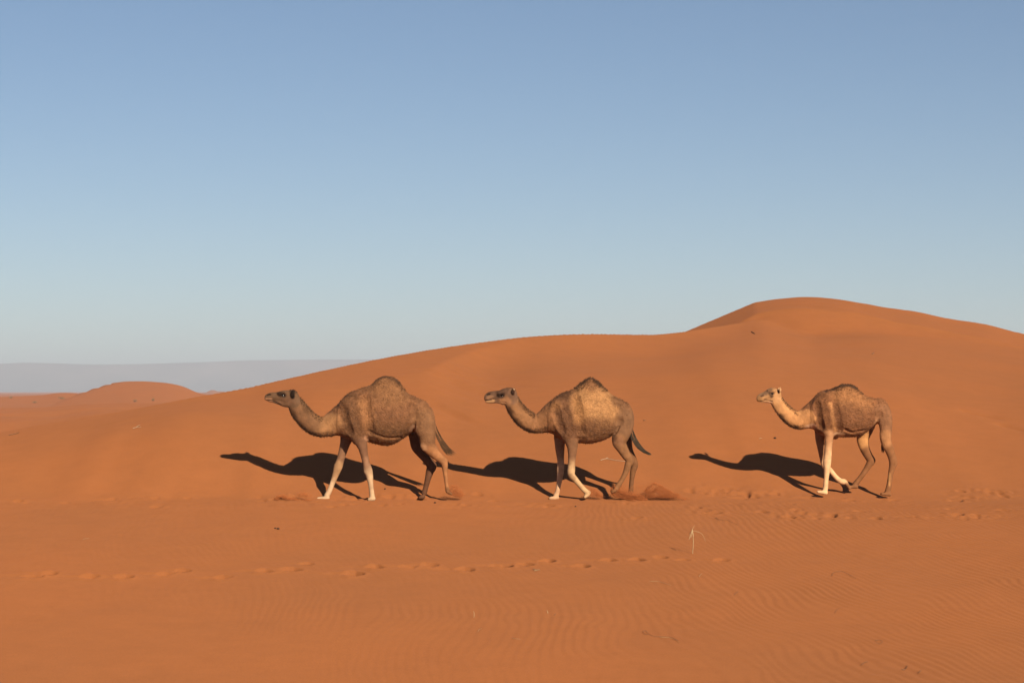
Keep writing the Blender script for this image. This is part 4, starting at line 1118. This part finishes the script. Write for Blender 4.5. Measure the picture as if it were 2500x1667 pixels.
# ------------------------------------------------------------------ kicked-up sand
def kicked_sand(label, streams, depth, seed):
    """grains thrown up by a hoof: each stream is a path in the air with a spread, and many small grains along it"""
    r_ = np.random.default_rng(seed)
    P = []; S = []
    for (pts, sx, sy, n, g) in streams:
        n = int(n * 1.3); g = g * .64
        pts = np.array(pts, float)
        Q = catmull(pts, 8) if len(pts) > 2 else np.array([pts[0] + (pts[1] - pts[0]) * t for t in np.linspace(0, 1, 9)])
        seg = np.r_[0, np.cumsum(np.hypot(*np.diff(Q, axis=0).T))]
        u = r_.uniform(0, 1, n) * seg[-1]
        px = np.interp(u, seg, Q[:, 0]); py = np.interp(u, seg, Q[:, 1])
        px = px + r_.normal(0, sx, n); py = py + r_.normal(0, sy, n)
        d = depth + r_.normal(0, .07, n)
        for a, b, e in zip(px, py, d):
            v = at(a, b, e); P.append((v.x, v.y, v.z)); S.append(g * r_.uniform(.5, 1.25))
    P = np.array(P); S = np.array(S)[:, None]
    h = base_h(P[:, 0], P[:, 1]) - .01
    P[:, 2] = np.maximum(P[:, 2], h + r_.uniform(0, .015, len(P)))
    o = np.array(P.mean(0)); o[2] = P[:, 2].min()
    tet = np.array([(1, 1, 1), (1, -1, -1), (-1, 1, -1), (-1, -1, 1)], float) * .6
    V = (P - o)[:, None, :] + tet[None] * S[:, :, None] * r_.uniform(.6, 1.3, (len(P), 1, 3))
    V = V.reshape(-1, 3)
    fc = np.array([(0, 1, 2), (0, 3, 1), (0, 2, 3), (1, 3, 2)])
    Fc = (np.arange(len(P))[:, None, None] * 4 + fc[None]).reshape(-1, 3)
    ob = link('kicked_sand', quad_mesh('kicked_sand', V, Fc, False), None, [SAND_LOOSE])
    ob.location = o
    tag(ob, label, 'sand spray', 'sand kicked up by the hooves', 'stuff')

kicked_sand('small fan of sand flung up behind the front camel hind hoof',
    [([(1098, 1192), (1106, 1187), (1116, 1190), (1130, 1208)], 3.0, 2.2, 500, .007), ([(1100, 1198), (1112, 1200), (1126, 1209)], 4, 4.5, 900, .007), ([(1096, 1202), (1110, 1209), (1130, 1210)], 4, 1.6, 500, .007)], 39.35, 1)
kicked_sand('long curling sheet of sand thrown up behind the middle camel hind legs',
    [([(1492, 1196), (1498, 1207), (1515, 1214), (1545, 1219), (1570, 1222)], 1.6, 1.2, 1900, .009),
     ([(1494, 1190), (1500, 1203), (1520, 1211), (1550, 1216), (1580, 1219)], 1.2, 1.0, 1300, .009), ([(1500, 1184), (1507, 1197), (1528, 1206), (1560, 1211)], 1.4, 1.2, 1200, .009),
     ([(1502, 1188), (1512, 1200), (1535, 1209), (1570, 1214)], 4, 3.5, 2200, .009),
     ([(1512, 1182), (1524, 1194), (1545, 1205), (1575, 1210)], 5, 4.0, 900, .007),
     ([(1520, 1208), (1545, 1213), (1572, 1217)], 6, 2.5, 900, .008),
     ([(1575, 1200), (1588, 1186), (1598, 1180), (1615, 1188), (1640, 1203), (1660, 1209)], 2.6, 2.0, 1100, .008),
     ([(1580, 1205), (1600, 1196), (1620, 1202), (1640, 1210)], 8, 5, 2200, .008),
     ([(1585, 1212), (1610, 1211), (1645, 1213)], 10, 2.5, 1300, .008),
     ([(1640, 1208), (1665, 1216), (1680, 1219)], 4, 1.6, 400, .007),
     ([(1545, 1196), (1565, 1188), (1585, 1190)], 9, 5, 420, .006)], 39.3, 2)
kicked_sand('little puff of sand at the lifted forefoot of the middle camel',
    [([(1440, 1196), (1452, 1196), (1462, 1206), (1470, 1212)], 2.4, 2.0, 500, .007), ([(1436, 1203), (1452, 1206), (1466, 1212)], 5, 3, 800, .007)], 39.3, 3)
kicked_sand('clods of sand scattered ahead of the front camel leading forefoot',
    [([(672, 1221), (684, 1212), (694, 1212), (704, 1219)], 4, 2.2, 900, .009), ([(700, 1217), (716, 1217), (728, 1221)], 5, 1.6, 450, .008), ([(728, 1212), (742, 1206), (754, 1212)], 6, 3, 420, .008), ([(742, 1219), (760, 1221)], 5, 1.2, 150, .008)], 39.25, 4)

# ------------------------------------------------------------------ dry plants, twigs and droppings
def g_pt(px, py, lift):
    x, y = ground_hit(px, py)
    return Vector((x, y, z_at(x, y) + lift))

def tubes(name, paths, mat, parent=None, origin=None, sides=5):
    V = []; Fq = []
    for pts, r0, r1 in paths:
        pts = [Vector(p) for p in pts]
        n = len(pts)
        ring = []
        for i, p in enumerate(pts):
            d = (pts[min(i + 1, n - 1)] - pts[max(i - 1, 0)]).normalized()
            e = d.cross(Vector((0.13, .31, .94))).normalized(); f_ = d.cross(e).normalized()
            r = r0 + (r1 - r0) * i / max(1, n - 1)
            b = len(V)
            for k in range(sides):
                t = 2 * math.pi * k / sides
                V.append(p + (e * math.cos(t) + f_ * math.sin(t)) * r)
            ring.append(b)
        for i in range(n - 1):
            for k in range(sides):
                Fq.append((ring[i] + k, ring[i] + (k + 1) % sides, ring[i + 1] + (k + 1) % sides, ring[i + 1] + k))
        Fq.append(tuple(ring[0] + k for k in reversed(range(sides)))); Fq.append(tuple(ring[-1] + k for k in range(sides)))
    o3 = origin if origin is not None else sum(V, Vector()) / len(V)
    me = bpy.data.meshes.new(name)
    me.from_pydata([v - o3 for v in V], [], Fq)
    me.polygons.foreach_set('use_smooth', [True] * len(Fq))
    o = link(name, me, parent, [mat])
    if parent is None: o.location = o3
    return o

def bend(pts, sub=4):
    if len(pts) < 3: 
        a, b = Vector(pts[0]), Vector(pts[1]); m = (a + b) / 2 + Vector((random.uniform(-.01, .01), random.uniform(-.01, .01), .006)); pts = [a, m, b]
    P = catmull(np.array([tuple(p) for p in pts]), sub)
    return [Vector(p) + Vector((random.uniform(-1, 1), random.uniform(-1, 1), random.uniform(-.4, .6))) * .002 for p in P]

def lying(name, label, lines, r, mat, cat='twig', group='twigs and straws lying on the sand', lift=.010):
    paths = []
    for ln in lines:
        pts = [g_pt(px, py, lift) for (px, py) in ln]
        paths.append((bend(pts), r * .72, r * .4))
    o = tubes(name, paths, mat)
    tag(o, label, cat, group)

# the pale dead plant that stands by itself in the foreground
bx, by = ground_hit(1691, 1351)
base = Vector((bx, by, z_at(bx, by) - .02))
root = bpy.data.objects.new('dry_plant', None); COL.objects.link(root); root.location = base
tag(root, 'pale dead plant standing alone on the rippled sand, with drooping dry shoots', 'plant')
def up(px, py, dy=0.0):
    v = at(px, py, by + dy); return v
tubes('stem', [(bend([base, up(1692.5, 1330), up(1692.5, 1312), up(1690, 1291)]), .0052, .004)], STRAW, root, base)
for ln, r in (([(1690, 1293, 0), (1687, 1303, -.03), (1681.5, 1317, -.05)], .006), ([(1691, 1296, 0), (1688, 1308, -.02), (1686, 1313, -.03)], .005), ([(1690.5, 1294, 0), (1693, 1304, .03), (1692, 1314, .05)], .004),
              ([(1690, 1292, 0), (1693, 1287, .01), (1696, 1282, .02)], .0028), ([(1689, 1296, 0), (1684, 1300, .03), (1683, 1306, .04)], .004)):
    tubes('shoot', [(bend([up(*p) for p in ln]), r, r * .5)], STRAW, root, base)
tubes('shoot', [(bend([up(1691, 1295), up(1697, 1296, .04), up(1711, 1301, .10), up(1718, 1310, .12), up(1722.5, 1322, .12)]), .003, .0015)], STRAW, root, base)

lying('twig', 'pale stick lying on the dune face behind the middle camel hind legs', [[(1466, 1124.5), (1481, 1121), (1501, 1125), (1523, 1127.5), (1538, 1129)], [(1480, 1121.4), (1484.5, 1118.6)]], .009, PALE_WOOD)
lying('twig', 'small forked pale twig on the bare slope below the far dune', [[(324, 1053), (333, 1050), (344, 1050)], [(333, 1050), (342, 1044.5)]], .009, PALE_WOOD)
lying('twig', 'dark crooked twig on the crest edge at the side of the picture', [[(22, 1067), (33, 1064.5), (39, 1063.5), (47, 1060.5)]], .011, BARK)
lying('straw', 'short bundle of pale straw just below the row of hoof prints', [[(1301, 1392), (1310, 1393), (1318.5, 1394)], [(1304, 1396), (1312, 1394), (1317, 1391)], [(1303, 1391), (1309, 1395)]], .005, STRAW, 'straw')
lying('straw', 'faint bent straw between the dead plant and the bottom of the frame', [[(1586, 1423), (1611, 1424), (1638, 1432)]], .0035, STRAW, 'straw')
lying('twig', 'looped brown stem below the straight bent straw', [[(1583, 1549), (1573, 1548), (1571, 1541), (1577, 1540), (1584, 1548), (1600, 1554), (1619, 1555), (1640, 1557), (1657, 1567)]], .0032, BARK)
lying('straw', 'tiny pale straw sliver slanting low in the middle of the sand', [[(1167, 1546), (1176, 1539)]], .003, STRAW, 'straw')
lying('straw', 'tiny pale straw lying nearly level close to the bottom edge', [[(1250, 1562), (1260, 1565), (1271, 1566)]], .003, STRAW, 'straw')
lying('straw', 'thin arched stem on the fine ripples at mid height', [[(2032, 1408.6), (2036, 1400), (2055, 1397), (2075, 1406), (2090, 1416)]], .0035, BARK, 'stem')
lying('straw', 'short pale straw tilted beside the dead plant', [[(1707, 1412), (1714, 1405)]], .004, STRAW, 'straw')
lying('twig', 'little dark twig scrap on ripples below the hoof prints', [[(1793, 1454), (1798, 1450), (1803, 1448)]], .005, BARK)
lying('straw', 'fine reddish straw slanting up over the ripples', [[(2038, 1495), (2045, 1487), (2052, 1483)]], .003, BARK, 'straw')
lying('straw', 'small closed loop of dry stem on the ripples', [[(2136, 1565), (2146, 1564), (2155, 1569), (2147, 1573), (2138, 1569)]], .003, BARK, 'stem')
lying('twig', 'dark twig lying near the bottom edge, longest of three there', [[(2103, 1625), (2111, 1620), (2119, 1617)]], .005, BARK)
lying('twig', 'dark crooked twig with a raised end near the bottom edge', [[(2201, 1638), (2210, 1637), (2216, 1628.5)]], .006, BARK)
lying('twig', 'shortest dark twig near the bottom edge, beside the crooked one', [[(2243, 1646), (2249, 1640)]], .006, BARK)
lying('straw', 'long thin straw trailing into the lowest ripples', [[(1611, 1556), (1638, 1558), (1650, 1564), (1659, 1571)]], .003, STRAW, 'straw')
lying('straw', 'thin brown stems straggling above the dead plant', [[(1745, 1265), (1760, 1268), (1776, 1269), (1801, 1280)], [(1748, 1262), (1757, 1271)]], .0035, BARK, 'stem')
lying('straw', 'pale straw wisp alone on smooth sand left of the hoof prints', [[(202, 1318), (208, 1315), (218, 1315)]], .004, STRAW, 'straw')
lying('twig', 'dark twig on the lit dune just below the shaded slip face', [[(1835, 811), (1840, 814), (1843, 816)]], .018, BARK)
lying('twig', 'dark speck of twig on the dune face behind the small camel', [[(2130, 863), (2134, 860)]], .02, BARK)
lying('straw', 'dark scrap of stem on the slope above the middle camel tail', [[(1571, 1031), (1577, 1031)]], .011, BARK, 'stem')
lying('straw', 'pale straw scrap on the slope before the small camel chest', [[(1853, 1078), (1861, 1078)]], .006, STRAW, 'straw')

def standing(label, px, py, top, mat, r):
    x, y = ground_hit(px, py)
    b = Vector((x, y, z_at(x, y) - .02))
    pts = [b] + [at(a, c, y + d) for (a, c, d) in top]
    o = tubes('sprig', [(bend(pts), r, r * .5)], mat, None, b)
    tag(o, label, 'sprig', 'dry sprigs sticking out of the sand')
standing('lone straight straw sprig sticking up from smooth sand', 1157, 1510, [(1157.5, 1500, 0), (1156.5, 1491, 0)], STRAW, .004)
standing('small pale hooked sprig beside a dark scrap', 1336.5, 1500, [(1337.5, 1494, 0), (1335, 1489, .02)], STRAW, .005)
standing('dark curled scrap of sprig next to the pale hooked sprig', 1355, 1506, [(1354, 1500, 0), (1357, 1497, 0)], BARK, .005)

def pellet(label, px, py, r):
    p = g_pt(px, py, r * .45)
    me = ball('dung_pellet', r, (1.25, 1, .8), 10, 6)
    o = link('dung_pellet', me, None, [DUNG]); o.location = p; o.rotation_euler = (0, 0, random.uniform(0, 3))
    tag(o, label, 'dung pellet', 'dung pellets dropped on the sand')
pellet('dark dung pellet on the sand, first of a pair below the front camel', 672, 1290.5, .016)
pellet('larger dark dung pellet of the pair below the front camel', 679, 1292, .021)
pellet('dark dung pellet lying just in front of the small camel shadow', 1892, 1077, .024)
pellet('dark pellet alone under the middle camel belly on the trail', 1405, 1237, .014)
pellet('dark pellet at the edge of the trail behind the front camel', 1062, 1229, .018)
pellet('dark pellet on the trail between front and hind feet of the front camel', 940, 1195, .016)

def shrub(label, px, py, w, h, seed):
    r_ = np.random.default_rng(seed)
    x, y = ground_hit(px, py)
    z = float(base_h(np.array([x]), np.array([y]))[0])
    root = bpy.data.objects.new('desert_shrub', None); COL.objects.link(root); root.location = (x, y, z)
    tag(root, label, 'shrub', 'dry shrubs on the distant dunes')
    n = 120
    d = r_.normal(0, 1, (n, 3)); d /= np.linalg.norm(d, axis=1)[:, None]
    c = d * (r_.uniform(.25, 1, (n, 1)) ** .5) * np.array([w, w, h]); c[:, 2] = np.abs(c[:, 2]) + .1
    c *= (1 + .7 * noise2(np.arctan2(c[:, 1], c[:, 0]) * 1.6 + seed, c[:, 2] * 3, seed))[:, None]
    c[:, 2] *= 1 + .5 * noise2(c[:, 0] * 3 / w + seed, c[:, 1] * 3 / w, seed)
    sz = .10 * w
    V = (c[:, None, :] + r_.normal(0, sz, (n, 3, 3))).reshape(-1, 3)
    link('foliage', quad_mesh('foliage', V, np.arange(n * 3).reshape(-1, 3), False), root, [LEAF])
    paths = []
    for k in range(7):
        t = r_.uniform(0, 6.28); q = r_.uniform(.3, .8)
        paths.append(([Vector((0, 0, -.1)), Vector((math.cos(t) * w * q * .5, math.sin(t) * w * q * .5, h * .5)), Vector((math.cos(t) * w * q, math.sin(t) * w * q, h * .9))], .04, .015))
    tubes('stem', paths, BARK, root, Vector((0, 0, 0)), 4)
shrub('dark dry shrub at the foot of the rounded far dune, taller of two there', 374, 979, .5, .6, 1)
shrub('low dry shrub at the foot of the rounded far dune, beside a taller one', 330, 981, .55, .45, 2)
shrub('low sparse shrub on the far sand before the shoulder of the small far dune', 85, 984, .7, .3, 3)
shrub('wide pale shrub patch on the flank of the small far dune', 150, 974, .9, .35, 4)
shrub('tiny shrub on the skyline of the farthest sand at the frame side', 27, 972, .6, .5, 5)
